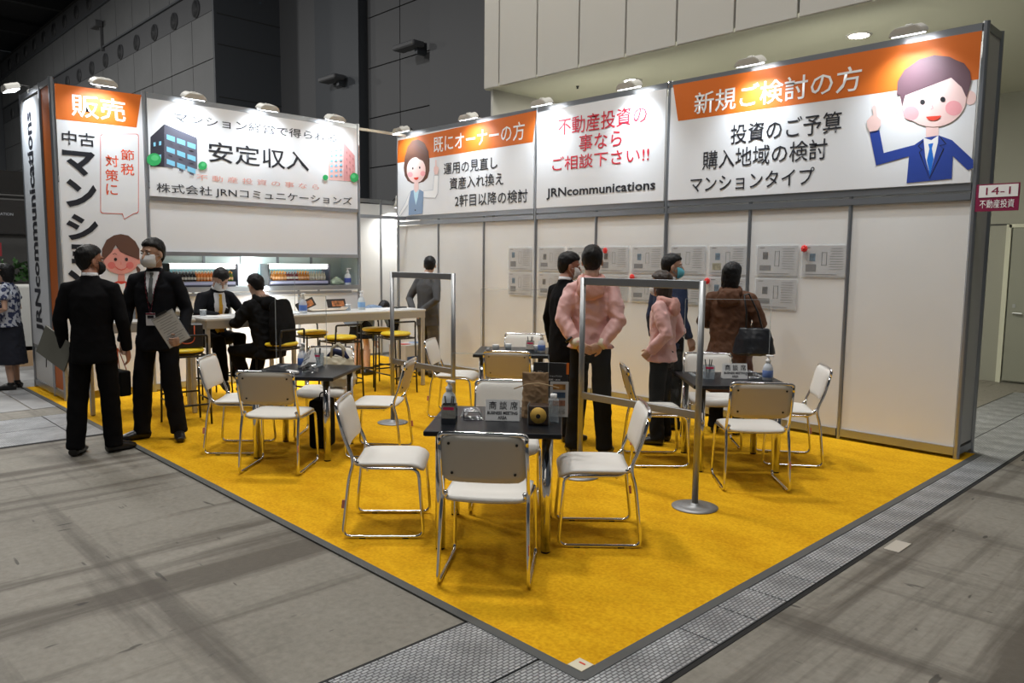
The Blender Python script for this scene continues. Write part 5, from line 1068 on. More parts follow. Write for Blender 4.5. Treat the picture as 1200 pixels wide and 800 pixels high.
put_chair(3.83, -1.10, .62, -.78, 'white chair on the wall side of the farthest small table')
put_chair(3.72, -1.95, .80, .60, 'white chair turned sideways left of the farthest small table')

# ------------------------------------------------------------------ square black meeting tables
def make_table():
    t = thing('meeting_table', '', 'table', group='square black meeting tables')
    bxo('tabletop', (0,0,.675), (.755,.755,.030), table_black, t, .008, seg=2)
    bxo('underframe', (0,0,.652), (.50,.50,.016), black_steel, t)
    for sx in (-1, 1):
        for sy in (-1, 1):
            g = tubo('leg', [(sx*.295,sy*.295,.66),(sx*.295,sy*.295,.012)], [.0275,.0275], chrome, t, n=18)
            lathe('foot_cap', [(.020,0),(.025,.002),(.025,.012),(.02,.014)], black_rubber, g, loc=(sx*.295,sy*.295,0))
    return t
tb0 = make_table(); T = []
for i, (x, y, a, lb) in enumerate(((6.60,-4.03,42,'square black table nearest the camera with the round yellow gift box'), (4.07,-3.89,40,'square black table left of the small acrylic screen with a tipped sign'),
                      (6.68,-1.54,45,'square black table at the right in front of the long wall'), (4.18,-1.56,42,'square black table farthest back behind the front table'))):
    o = tb0 if i == 0 else copy_tree(tb0); o.location = (x, y, CZ); o.rotation_euler = (0,0,R(a)); o['label'] = lb; T.append((Vector((x,y,CZ+.690)), R(a)))
TT = CZ+.690
def on(i, u, v):   # point on table i: u along its front edge, v towards the back
    p, a = T[i]; return (p.x+u*math.cos(a)-v*math.sin(a), p.y+u*math.sin(a)+v*math.cos(a), TT)

# ------------------------------------------------------------------ high tables
white_lam = mat('white_laminate', (.70,.70,.69), .3); apr = mat('silver_apron', (.46,.45,.43), .35, .5)
def high_table(label, y0, y1, x0=1.40, x1=2.0, h=.99):
    t = thing('high_table', label, 'table', ((x0+x1)/2, (y0+y1)/2, CZ), 0, 'white high tables in front of the counter')
    L, W = y1-y0, x1-x0
    bxo('tabletop', (0,0,h-.012), (W, L, .024), white_lam, t, .004)
    for sx in (-1, 1): bxo('apron', (sx*(W/2-.012),0,h-.065), (.02,L-.02,.085), apr, t, .003)
    for sy in (-1, 1): bxo('apron', (0,sy*(L/2-.012),h-.065), (W-.05,.02,.085), apr, t, .003)
    for sx in (-1, 1):
        for sy in (-1, 1): bxo('leg', (sx*(W/2-.03), sy*(L/2-.03), (h-.024)/2), (.042,.042,h-.03), apr, t, .006)
    return t
high_table('long white high table with yellow stools behind the small acrylic screen', -2.89, -1.01)
high_table('white high table where the person with yellow tie is writing', -3.86, -2.98)
high_table('short white high table behind the two standing dark suited people', -4.80, -3.92, 1.30, 1.90)
# ------------------------------------------------------------------ bar stools
def make_stool():
    t = thing('bar_stool', '', 'stool', group='black bar stools with yellow seats')
    lathe('seat', [(.001,.70),(.10,.70),(.165,.703),(.185,.715),(.185,.725),(.170,.740),(.10,.748),(.001,.75)], yellow_vinyl, t, n=28)
    lathe('seat_base', [(.001,.675),(.14,.675),(.17,.69),(.175,.703),(.001,.705)], black_steel, t, n=24)
    for sx in (-1, 1):
        for sy in (-1, 1):
            top = .86 if sy < 0 else .69
            tubo('leg', [(sx*.185,sy*.185,0),(sx*.17,sy*.17,.69)]+([(sx*.165,sy*.18,top)] if sy < 0 else []), .010, black_steel, t, n=8)
    pr = round_path([(-.165,-.18,.80),(-.165,-.182,.875),(.165,-.182,.875),(.165,-.18,.80)], .02, 3)
    tubo('back_bar', pr, .011, black_steel, t, n=8)
    for a, b in (((-.17,-.17,.672),(.17,-.17,.672)),((-.17,.17,.672),(.17,.17,.672)),((-.17,-.17,.672),(-.17,.17,.672)),((.17,-.17,.672),(.17,.17,.672))): tubo('seat_rail', [a,b], .009, black_steel, t, n=6)
    for a, b, z in (((-.18,-.18),(-.18,.18),.24),((.18,-.18),(.18,.18),.24),((-.18,.18),(.18,.18),.28),((-.18,-.18),(.18,-.18),.20)): tubo('foot_rail', [(a[0],a[1],z),(b[0],b[1],z)], .009, black_steel, t, n=6)
    return t
st0 = make_stool(); first = True
for x, y, fx, fy, lb in ((2.14,-2.36,-1,0,'yellow seated bar stool on the near side of the long high table, left one'), (2.16,-1.60,-1,0.05,'yellow seated bar stool on the near side of the long high table behind a post'),
                         (1.40,-2.30,1,0,'yellow seated bar stool on the counter side of the long high table, left one'), (1.52,-1.45,1,.05,'yellow seated bar stool pushed under the long high table beside the bare legs'),
                         (2.32,-3.20,-1,-.3,'bar stool under the person in the black hooded coat'), (.98,-3.42,1,.1,'bar stool under the person with the yellow tie'), (2.30,-4.20,-1,.1,'bar stool with a black bag behind the person holding a clipboard')):
    o = st0 if first else copy_tree(st0); first = False
    o.location = (x, y, CZ); o.rotation_euler = (0,0,hdg(fx, fy)); o['label'] = lb

# ------------------------------------------------------------------ acrylic screens on posts
disc_m = mat('satin_disc', (.33,.335,.34), .5, .6)
def screen(label, x0, x1, y, h=1.50, low=.62):
    t = thing('acrylic_screen', label, 'screen', ((x0+x1)/2, y, CZ), 0, 'standing acrylic screens')
    L = x1-x0
    for s in (-1, 1):
        g = tubo('post', [(s*L/2,0,.01),(s*L/2,0,h)], .021, steel, t, n=18)
        lathe('base_disc', [(.001,.0),(.150,.0),(.152,.005),(.10,.010),(.03,.014),(.028,.03),(.001,.03)], disc_m, g, n=36, loc=(s*L/2,0,.001))
    bxo('top_bar', (0,0,h-.028), (L,.026,.056), aluminium_dark, t, .003)
    bxo('lower_bar', (0,0,low), (L,.024,.052), steel, t, .003)
    bxo('acrylic_sheet', (0,0,(h+low)/2-.01), (L-.05,.004,h-low-.08), clear_plastic, t)
screen('acrylic screen on steel posts near the high tables', 3.62, 4.56, -2.68)
screen('acrylic screen on steel posts in front of the pink jackets', 6.13, 7.14, -2.74)

# ------------------------------------------------------------------ table top things
def sign_prism(label, i, u, v, rz=0, rot=None, lift=0, size=1):
    t = thing('meeting_sign', label, 'table sign', on(i, u, v), T[i][1]+rz, 'white prism signs on the meeting tables')
    if rot: t.rotation_euler = (rot[0], rot[1], T[i][1]+rz); t.location.z += lift
    bm = bmesh.new(); w_, h_, d_ = .20, .125, .07
    vs = [bm.verts.new(p) for p in ((-w_/2,-d_/2,0),(w_/2,-d_/2,0),(w_/2,0,h_),(-w_/2,0,h_),(-w_/2,d_/2,0),(w_/2,d_/2,0))]
    for f in ((0,1,2,3),(1,5,2),(0,3,4),(3,2,5,4),(0,4,5,1)): bm.faces.new([vs[k] for k in f])
    bmesh.ops.bevel(bm, geom=bm.edges[:], offset=.003, segments=1, affect='EDGES')
    obj('prism', bm, mat('sign_white', (.78,.78,.78), .35), t)
    k = d_/2/h_
    f = lambda u_, z, o: (u_, -d_/2+z*k-.0015, z)
    for n_, ch in enumerate('商談席'): text('lettering', ch, MATS['print_ink'], t, f, -.080+.062*n_, -.036+.062*n_, .066, .112, 0, .004)
    text('lettering', 'BUSINESS MEETING', MATS['print_ink'], t, f, -.088, .088, .038, .056, 0, .03)
    text('lettering', 'AREA', MATS['print_ink'], t, f, -.026, .026, .012, .030, 0, .03)
    return t
sign_prism('white prism sign lettered business meeting area on the front table', 0, .03, -.04)
sign_prism('white prism sign lettered business meeting area on the right table', 2, .03, .01)
sign_prism('white prism sign tipped over on the middle left table', 1, .03, .02, R(-48), (R(-8), R(-20), 0), .038)
dark_smoke = clear('smoked_acrylic', (.45,.42,.4), .35); pinkm = mat('pink_tape', (.75,.02,.12), .5)
def pen_holder(label, i, u, v, m=None):
    t = thing('pen_holder', label, 'pen holder', on(i, u, v), T[i][1], 'acrylic pen holders')
    m = m or dark_smoke; s = .078
    bxo('base', (0,0,.003), (s,s,.006), m, t)
    for a, b, sx, sy in ((s/2,0,.003,s),(-s/2,0,.003,s),(0,s/2,s,.003),(0,-s/2,s,.003)): bxo('wall', (a,b,.055), (sx,sy,.11), m, t)
    bxo('label_strip', (0,-s/2-.002,.092), (.062,.001,.016), pinkm, t)
    for k, (dx, dy, tx, ty) in enumerate(((-.02,0,-.028,.01),(.02,.01,.025,.0),(.0,-.01,.012,.02))):
        tubo('pen', [(dx*.4,dy,.006),(tx,ty,.155)], .0045, black_rubber, t, n=6)
pen_holder('smoked pen holder with pink strip at the front left of the front table', 0, -.265, -.16)
pen_holder('clear pen holder with pink strip on the right table', 2, -.185, -.02, clear_thick)
pen_holder('clear pen holder with pens on the middle left table', 1, .02, .27, clear_thick)
pen_holder('smoked pen holder with pink strip on the farthest small table', 3, .18, -.06)
def sanitizer(label, loc, rz=0, s=1, m=None, lab=(.10,.2,.55)):
    t = thing('pump_bottle', label, 'bottle', loc, rz, 'hand sanitizer pump bottles')
    b = lathe('bottle', [(.001,0),(.034*s,0),(.037*s,.006),(.037*s,.085*s),(.030*s,.110*s),(.016*s,.125*s),(.014*s,.135*s),(.001,.135*s)], m or frost, t, n=20)
    lathe('collar', [(.017*s,.130*s),(.018*s,.150*s),(.010*s,.155*s),(.006*s,.175*s),(.001,.175*s)], lamp_body if m is None else MATS['print_white'], t)
    bxo('nozzle', (.012*s,0,.180*s), (.055*s,.022*s,.012*s), MATS['print_white'], t, .003)
    lathe('label', [(.0375*s,.025*s),(.038*s,.026*s),(.038*s,.075*s),(.0375*s,.076*s)], mat('label_%d%d' % (int(lab[0]*99), int(lab[2]*99)), lab, .5), t)
sanitizer('white pump bottle at the back left of the front table', on(0, -.30, .06), 0, 1.15, mat('bottle_white', (.62,.66,.68), .35), (.60,.64,.68))
sanitizer('pump bottle with blue label at the right end of the right table', on(2, .27, -.08), 0, 1.1, mat('bottle_clearwhite', (.60,.64,.70), .3), (.16,.25,.55))
sanitizer('pump bottle beside the tipped sign on the middle left table', on(1, -.06, .12), 0, 1.15)
sanitizer('pump bottle at the right side of the farthest small table', on(3, .30, -.13), 0, 1.05)
sanitizer('pump bottle on the left end of the long high table', (1.76,-2.62,CZ+.99), 0, 1.25)
sanitizer('pump bottle with blue print in the middle of the long high table', (1.60,-1.72,CZ+.99), 0, 1.25, mat('bottle_white', (.6,.6,.6), .35), (.25,.45,.75))
def wire_rack(label, i, u, v):
    t = thing('wire_holder', label, 'holder', on(i, u, v), T[i][1]+R(10), 'small chrome wire holders')
    for k in range(3):
        y = -.045+.045*k
        pth = round_path([(-.06,y,.004),(-.06,y,.055),(.03,y,.055),(.05,y,.004),(-.06,y,.004)], .012, 3); tubo('wire', pth, .0035, chrome, t, n=6)
    for x, z in ((-.06,.004),(.05,.004),(-.055,.055)): tubo('wire', [(x,-.05,z),(x,.05,z)], .003, chrome, t, n=6)
wire_rack('small chrome wire holder beside the smoked pen holder on the front table', 0, -.14, -.03)
wire_rack('small chrome wire holder between sign and pump bottle on the right table', 2, .17, .04)
wire_rack('small chrome wire holder in front of the tipped sign', 1, .10, -.10)
# gift box, paper bag, clear bottle and brochures on the front table
gb = thing('gift_box', 'brown cube gift box with round window showing a yellow ring cake', 'box', on(0, .245, -.12), T[0][1]-R(4))
bxo('box_body', (0,0,.056), (.115,.10,.112), mat('box_brown', (.045,.026,.018), .35), gb, .008, seg=2)
bm = bmesh.new(); tube(bm, [(0,-.0505,.058),(0,-.056,.058)], [.047,.045], n=28); obj('ring_cake', bm, mat('cake_yellow', (.80,.50,.10), .6), gb, True)
bm = bmesh.new(); tube(bm, [(0,-.0560,.055),(0,-.0575,.055)], [.013,.013], n=16); obj('cake_hole', bm, MATS['print_ink'], gb)
for x in (-.060,.060): bxo('clear_sleeve', (x,0,.058), (.002,.106,.12), clear_edge, gb)
pb = thing('paper_bag', 'crumpled kraft paper bag tied with twine standing on the front table', 'bag', on(0, .215, .06), T[0][1])
bm = bmesh.new(); tube(bm, [(0,0,0),(0,0,.10),(0,0,.19),(0,0,.225),(0,0,.27)], [(.080,.042),(.078,.04),(.074,.026),(.076,.010),(.078,.004)], side=(1,0,0), n=20)
kraft = mat('kraft_paper', (.30,.19,.10), .8, bump=.3, bscale=30, var=.15, vscale=12)
remesh('bag_body', bm, .005, kraft, pb, smooth=1, folds=.004, ffreq=26)
tubo('twine', [(-.125,-.03,.175),(-.05,-.042,.205),(.02,-.040,.212),(.08,-.035,.20),(.14,-.03,.185)], .0035, mat('twine', (.45,.32,.18), .8), pb, n=6)
tubo('print_mark', [(-.03,-.044,.085),(.0,-.046,.095),(.035,-.044,.088)], .003, MATS['print_ink'], pb, n=5); tubo('print_mark', [(-.012,-.046,.05),(.006,-.046,.085),(.03,-.045,.055)], .0025, MATS['print_ink'], pb, n=5)
wb_ = thing('square_bottle', 'square clear bottle with white cap beside the round window gift box', 'bottle', on(0, .325, -.06), T[0][1])
bxo('glass', (0,0,.068), (.062,.062,.136), clear_thick, wb_, .006, seg=2); lathe('cap', [(.001,.136),(.018,.136),(.019,.165),(.001,.166)], MATS['print_white'], wb_)
dk = mat('brochure_black', (.022,.020,.020), .35)
b1 = thing('display_brochure', 'tall black brochure standing at the back right of the front table', 'brochure', on(0, .30, .20), T[0][1]+R(-3)); b1.rotation_euler.x = R(-6)
bxo('cover', (0,0,.155), (.215,.010,.31), dk, b1, .001); bxo('orange_edge', (.104,-.0065,.275), (.016,.002,.07), orange, b1); bxo('orange_edge', (.104,-.0065,.03), (.016,.002,.06), orange, b1)
bxo('photo', (0,-.006,.11), (.19,.001,.08), mat('photo_grey', (.06,.06,.055), .4, var=.5, vscale=40), b1)
text('lettering', 'カフェ', MATS['print_white'], b1, lambda u, z, o: (u, -.0066, z), -.08, -.045, .245, .258, 0)
text('lettering', 'プロデュース・ショップリスト', MATS['print_white'], b1, lambda u, z, o: (u, -.0066, z), -.08, .07, .222, .234, 0)
text('lettering', 'オリジナル焙煎・BOX', MATS['print_white'], b1, lambda u, z, o: (u, -.0066, z), -.08, .06, .200, .212, 0)
b2 = thing('photo_leaflet', 'pale leaflet with a column of small photos leaning beside the black brochure', 'leaflet', on(0, .355, .10), T[0][1]+R(-3)); b2.rotation_euler.x = R(-5)
bxo('sheet', (0,0,.105), (.11,.006,.21), mat('leaflet_grey', (.50,.50,.50), .4), b2)
for k, c in enumerate(((.30,.14,.03),(.04,.07,.12),(.28,.13,.08),(.3,.3,.3))): bxo('photo', (0,-.0042,.178-.048*k), (.075,.002,.033), mat('ph%d' % k, c, .4, var=.5, vscale=50), b2)
def partition(label, i, v, w_, h_, u=0):
    t = thing('acrylic_partition', label, 'partition', on(i, u, v), T[i][1], 'clear acrylic table partitions')
    bxo('pane', (0,0,h_/2+.01), (w_,.004,h_), clear_plastic, t)
    bxo('edge', (0,0,h_+.011), (w_,.005,.004), clear_edge, t)
    for s in (-1, 1):
        bxo('edge', (s*w_/2,0,h_/2+.01), (.004,.005,h_), clear_edge, t); bxo('foot', (s*(w_/2-.08),0,.005), (.03,.18,.01), clear_edge, t)
partition('clear acrylic partition standing across the front table', 0, .10, .58, .36)
partition('clear acrylic partition standing across the right table', 2, .16, .70, .62)
partition('clear acrylic partition standing across the farthest small table', 3, .12, .70, .62)
partition('clear acrylic partition standing across the middle left table', 1, .20, .45, .60, -.1)
def cup(label, loc):
    t = thing('clear_cup', label, 'cup', loc, 0, 'small clear cups on the tables'); lathe('cup', [(.001,0),(.030,0),(.036,.07),(.034,.07),(.028,.004),(.001,.004)], clear_thick, t, n=18); lathe('rim', [(.0345,.068),(.037,.070),(.0345,.072)], MATS['print_white'], t, n=18)
cup('clear cup at the left of the farthest small table', on(3, -.17, -.10)); cup('clear cup right of the pen holder on the farthest small table', on(3, .25, -.10)); cup('clear cup near the middle of the farthest small table', on(3, -.05, .0))
cup('clear cup with pink lid paper on the long high table', (1.62,-1.93,CZ+.99)); cup('clear cup beside the yellow tie on the left high table', (1.60,-3.72,CZ+.99))
wp = thing('wet_wipe_pack', 'flat white pack lying near the tipped sign', 'packet', on(1, -.02, -.20), T[1][1]+R(60)); bxo('pack', (0,0,.012), (.035,.13,.024), MATS['print_white'], wp, .008, seg=2)
# tote bag, black bag
tote = mat('tote_canvas', (.62,.56,.42), .85, bump=.2, bscale=50)
tt = thing('tote_bag', 'cream canvas tote bag with a navy scarf on the chair behind the middle left table', 'bag', (3.80,-3.40,CZ+.455), R(44))
bm = bmesh.new(); tube(bm, [(0,0,.02),(0,0,.10),(0,0,.22),(0,0,.28)], [(.15,.075),(.16,.085),(.15,.06),(.13,.03)], side=(1,0,0), n=20); remesh('bag_body', bm, .009, tote, tt, smooth=2, folds=.008, ffreq=14)
for y in (-.03,.03): tubo('handle', [(-.06,y,.26),(-.05,y,.36),(0,y,.40),(.05,y,.36),(.06,y,.26)], [(.012,.004)]*5, tote, tt, n=8)
tubo('scarf', [(-.10,0,.27),(-.04,.02,.33),(.05,.0,.31),(.10,-.03,.27)], [.02,.03,.03,.015], mat('navy_scarf', (.015,.02,.06), .9), tt)
bb = thing('black_bag', 'black box shaped bag standing on the floor under the middle left table', 'bag', (4.02,-3.70,CZ), R(40))
bm = bmesh.new(); box(bm, (0,0,.21), (.17,.22,.42), .03, seg=3); obj('bag_body', bm, black_cloth, bb, True); tubo('handle', round_path([(0,-.06,.41),(0,-.05,.47),(0,.05,.47),(0,.06,.41)], .03, 3), .006, black_cloth, bb, n=6)
# black paper bag on the left stool, clothes on the short high table
sb = thing('black_paper_bag', 'black paper bag with orange red cord handles on the bar stool', 'bag', (2.34,-4.20,CZ+.745), R(80))
bm = bmesh.new(); box(bm, (0,0,.12), (.30,.14,.23), .008); obj('bag_body', bm, dk, sb)
for y in (-.071,.071): tubo('handle', round_path([(-.07,y,.22),(-.068,y*1.1,.05),(.068,y*1.1,.05),(.07,y,.22)], .07, 8), .005, mat('cord_red', (.60,.10,.03), .7), sb, n=6)
cloth_pile = [('folded cream cloth bag on top of the pile beside the yellow tie person', (.55,.48,.36), .285), ('black folded cloth in the middle of the pile on the short high table', (.01,.01,.012), .17), ('off white folded garment at the base of the pile on the short high table', (.58,.55,.50), .06)]
for k, (lb, c, z) in enumerate(cloth_pile):
    f_ = thing('folded_cloth', lb, 'cloth', (1.72+.02*k,-4.14+.01*k,CZ+.99)); bm = bmesh.new(); tube(bm, [(0,-.24,z-.0),(0,-.10,z+.02),(0,.06,z+.015),(0,.19,z-.01)], [(.08,.03),(.13,.055),(.13,.05),(.09,.035)], side=(1,0,0), n=18)
    remesh('cloth', bm, .010, mat('cloth_%d' % k, c, .9), f_, smooth=2, folds=.010, ffreq=12)
bd = thing('black_display_card', 'black display card with faint print under the drawn woman in red', 'sign', (1.32,-4.52,CZ+.99)); bxo('card', (0,0,.13), (.012,.36,.22), dk, bd); text('lettering', 'プライベートカフェ', MATS['print_grey'], bd, lambda u, z, o: (.0075, u, z), -.12, .08, .14, .165, 0)
for k in range(3):
    c_ = thing('paper_carton', ('kraft paper pouch under the black display card', 'tall kraft pouch right of the display card', 'small silver pouch left of the kraft pouches')[k], 'pouch', (1.55,-4.42+.14*k-(.3 if k == 2 else 0),CZ+.99), R(80)); bm = bmesh.new(); box(bm, (0,0,.09), (.10,.05,.18), .01); obj('pouch', bm, kraft if k < 2 else aluminium, c_)
# long high table items
tray = thing('wooden_tray', 'long pale wooden tray on the long high table', 'tray', (1.58,-2.22,CZ+.99)); bm = bmesh.new(); tube(bm, [(0,-.26,.03),(0,-.22,.012),(0,.22,.012),(0,.27,.04)], [(.09,.006),(.10,.010),(.10,.010),(.09,.006)], side=(1,0,0), n=12); obj('tray_body', bm, mat('pale_wood', (.50,.42,.33), .5), tray, True)
for k, (y, a, lb) in enumerate(((-2.42,20,'dark leaflet leaning in the tray behind the pump bottle'),(-2.02,0,'dark card with orange coffee photo standing on the long high table'))):
    c_ = thing('photo_card', lb, 'card', (1.52,y,CZ+1.012), 0); c_.rotation_euler = (R(a),R(-20),0); bxo('card', (0,0,.065), (.008,.26,.11), dk, c_); bxo('photo', (.005,.02,.06), (.002,.17,.07), mat('coffee_photo', (.45,.16,.05), .5, var=.8, vscale=25), c_)
for k, (y, lb) in enumerate(((-1.42,'white paper sheet on the long high table near the bending person'),(-1.18,'white paper sheet under the black phone at the right end of the long high table'),(-2.75,'white paper sheet at the left end of the long high table'))):
    bm = bmesh.new(); box(bm, (0,0,.002), (.21,.30,.004)); o = obj('paper_sheet', bm, MATS['print_white'], None, loc=(1.72,y,CZ+.99+.0005), rot=(0,0,R(8*k))); tag(o, lb, 'paper')
tag(bxo('phone', (1.66,-1.17,CZ+1.003), (.08,.16,.016), black_rubber, None, .004), 'black phone lying at the right end of the long high table', 'phone')
pp = tag(bxo('paper_sheet', (1.72,-3.62,CZ+.9935), (.22,.30,.004), MATS['print_white']), 'white form sheet under the hands of the person with yellow tie', 'paper')
partition('clear acrylic partition at the left end of the long high table', 0, 0, .6, .45)
pt = bpy.data.objects[[o.name for o in bpy.data.objects if o.name.startswith('acrylic_partition')][-1]]
pt.location = (1.70,-2.93+.08,CZ+.99); pt.rotation_euler = (0,0,0)

# ------------------------------------------------------------------ clipboards, bags carried
paper = mat('form_paper', (.62,.62,.60), .6)
def held(name, label, cat, pw, rot): return thing(name, label, cat, pw, 0), rot
c1 = thing('clipboard', 'white clipboard with printed form held by the person facing the camera', 'clipboard', p2.world((-.175,.20,.98))); c1.rotation_euler = (R(6), R(-28), hdg(.82,-.62)+math.pi)
bxo('board', (0,.0,0), (.200,.004,.29), mat('board_grey', (.35,.35,.35), .5), c1); bxo('form', (0,-.004,-.004), (.190,.002,.275), paper, c1)
for k in range(12): bxo('text_line', (-.01+.01*(k%3),-.0056,.125-.022*k), (.16-.02*(k%4),.001,.004), mat('line_grey', (.22,.22,.23), .6), c1)
bxo('clip', (.0,-.007,.15), (.10,.008,.018), black_rubber, c1)
c2 = thing('document_folder', 'grey folder held low in the left hand of the person in black mask', 'folder', p1.world((-.31,.08,.88))); c2.rotation_euler = (R(28), 0, hdg(-.86,.52)+R(58))
bxo('cover', (0,0,0), (.012,.33,.25), mat('folder_grey', (.20,.20,.17), .5), c2); tubo('strap', [(0,.05,-.12),(.01,.03,-.2)], .004, black_rubber, c2, n=5)
hb = thing('hand_bag', 'dark carrier bag with orange cord hanging between the two standing suited people', 'bag', p2.world((.31,.05,.80))); hb.rotation_euler = (0,0,R(10))
bm = bmesh.new(); box(bm, (0,0,-.30), (.24,.10,.22), .012); obj('bag_body', bm, black_cloth, hb)
for y in (-.04,.04): tubo('handle', [(-.06,y,-.19),(-.01,0,.0),(.01,0,.0),(.06,y,-.19)], .004, MATS['cord_red'], hb, n=6)
sbg = thing('shoulder_bag', 'black leather shoulder bag hanging at the right of the brown coat', 'bag', p8.world((.27,-.16,0))); sbg.rotation_euler = (0,0,hdg(-.30,.90)+R(15))
bm = bmesh.new(); tube(bm, [(0,0,.78),(0,0,.80),(0,0,.93),(0,0,1.03)], [(.15,.05),(.19,.085),(.165,.07),(.13,.03)], side=(1,0,0), n=20); remesh('bag_body', bm, .009, mat('bag_leather', (.012,.013,.017), .35), sbg, smooth=2, folds=.004, ffreq=12)
for y in (-.02,.02): tubo('strap', [(-.075,y,1.0),(-.075,y,1.15),(-.10,y+.02,1.33),(-.06,y+.03,1.34),(.02,y,1.18),(.075,y,1.0)], .007, MATS['bag_leather'], sbg, n=6)

# ------------------------------------------------------------------ posters in clear sleeves
pm = mat('poster_paper', (.50,.49,.48), .55, var=.06, vscale=9); pl = mat('poster_line', (.17,.165,.165), .6); ph_ = [mat('ph_a', (.08,.14,.20), .5, var=.5, vscale=30), mat('ph_b', (.10,.09,.08), .5, var=.5, vscale=30), mat('ph_c', (.30,.27,.16), .5, var=.4, vscale=30), MATS['print_ink']]
sleeve_glare = clear('sleeve_plastic', (1,1,1), .12, .12)
cols = [2.695, 3.25, 3.73, 4.24, 4.715, 5.24, 5.715, 6.25, 6.715]; rnd = random.Random(3); seen = 0
names = ['first from the left','second from the left','third from the left','fourth from the left','fifth from the left','sixth from the left','seventh from the left','eighth from the left','last at the right']
for r, zc in enumerate((1.655, 1.33)):
    for k, xc in enumerate(cols):
        if r == 1 and k == 8: continue
        t = thing('floor_plan_poster', 'clear sleeved property sheet in the %s row on the wall, %s' % (('upper','lower')[r], names[k] if r == 0 else names[k].replace('last at the right','')), 'poster', (xc, -.003, zc), 0, 'property sheets on the right wall')
        bxo('sheet', (0,-.003,0), (.42,.002,.285), pm, t)
        bxo('sleeve', (0,-.0052,0), (.45,.0015,.315), sleeve_glare, t)
        a = rnd.random()
        bxo('photo', (-.13+.02*a,-.0047,.06-.03*a), (.055,.001,.07), ph_[k%2], t)
        bxo('plan_drawing', (-.125,-.0047,-.065), (.10,.001,.07), ph_[2] if k in (4,6) else pl, t) if k%3 != 1 else bxo('map_drawing', (-.12,-.0047,-.07), (.12,.001,.05), pl, t)
        for sx in (-.022,.022): bxo('plan_outline', (-.0+sx,-.0047,.02), (.004,.001,.17-.05*a), ph_[3] if k in (7,8) else pl, t)
        for z in (.10-.025*a,-.06+.025*a): bxo('plan_outline', (0,-.0047,z), (.045,.001,.004), pl, t)
        for j in range(9): bxo('text_line', (.115,-.0047,.115-.024*j), (.13-.03*rnd.random(),.001,.004), pl, t)
        bxo('text_line', (-.03,-.0047,-.125), (.30,.001,.006), pl, t); bxo('text_line', (-.16,-.0047,.125), (.05,.001,.007), ph_[1], t)
        for sx in (-.19,.19):
            for sz in (-.13,.13):
                pass
rosm = mat('rosette_red', (.80,.035,.03), .4)
for x, z, lb in ((4.13,1.76,'red paper rosette by the head of the tall pink jacket'), (4.53,1.46,'red paper rosette on the lower row left of the long haired person'), (5.50,1.44,'red paper rosette on the lower row left of the brown coat'), (6.53,1.77,'red paper rosette on the last sheet of the upper row')):
    t = thing('paper_rosette', lb, 'rosette', (x,-.028,z), 0, 'red rosettes on the property sheets')
    for k in range(8):
        a = k*math.pi/4; bm = bmesh.new(); ellipsoid(bm, (.020*math.cos(a),-.004,.020*math.sin(a)), (.016,.012,.012), Matrix.Rotation(-a, 3, 'Y'), 8, 6); obj('petal', bm, rosm, t, True)
    bm = bmesh.new(); ellipsoid(bm, (0,-.012,0), (.014,.010,.014), None, 10, 8); obj('centre', bm, rosm, t, True)

# ------------------------------------------------------------------ drink display cases in the niche
case_white = mat('case_light', (1,1,1), .5, emis=(1,.98,.92), es=2.2); case_grey = mat('case_grey', (.12,.12,.16), .3, .4)
bcol = [('dark', (.02,.012,.01)), ('amber', (.38,.13,.015)), ('orange', (.60,.17,.03)), ('wine', (.14,.015,.02)), ('green', (.12,.20,.03)), ('pale', (.45,.42,.32))]
def bottle_mesh(c):
    t = thing('miniature_bottle', '', 'bottle')
    lathe('glass', [(.001,0),(.018,0),(.019,.004),(.019,.06),(.010,.08),(.008,.10),(.001,.10)], mat('drink_'+c[0], c[1], .2), t, n=10)
    lathe('cap', [(.009,.098),(.0095,.118),(.001,.119)], mat('cap_'+c[0], {'amber':(.75,.35,.02),'orange':(.7,.62,.45),'green':(.85,.4,.03)}.get(c[0], (.35,.35,.36)), .4), t, n=10)
    lathe('label', [(.0192,.02),(.0198,.021),(.0198,.05),(.0192,.051)], mat('lab_'+c[0], (.55,.52,.46) if c[0] in ('dark','wine','pale') else (.70,.40,.2), .5), t, n=10)
    return t
protos = {c[0]: [bottle_mesh(c), False] for c in bcol}
SZ = 1.2625
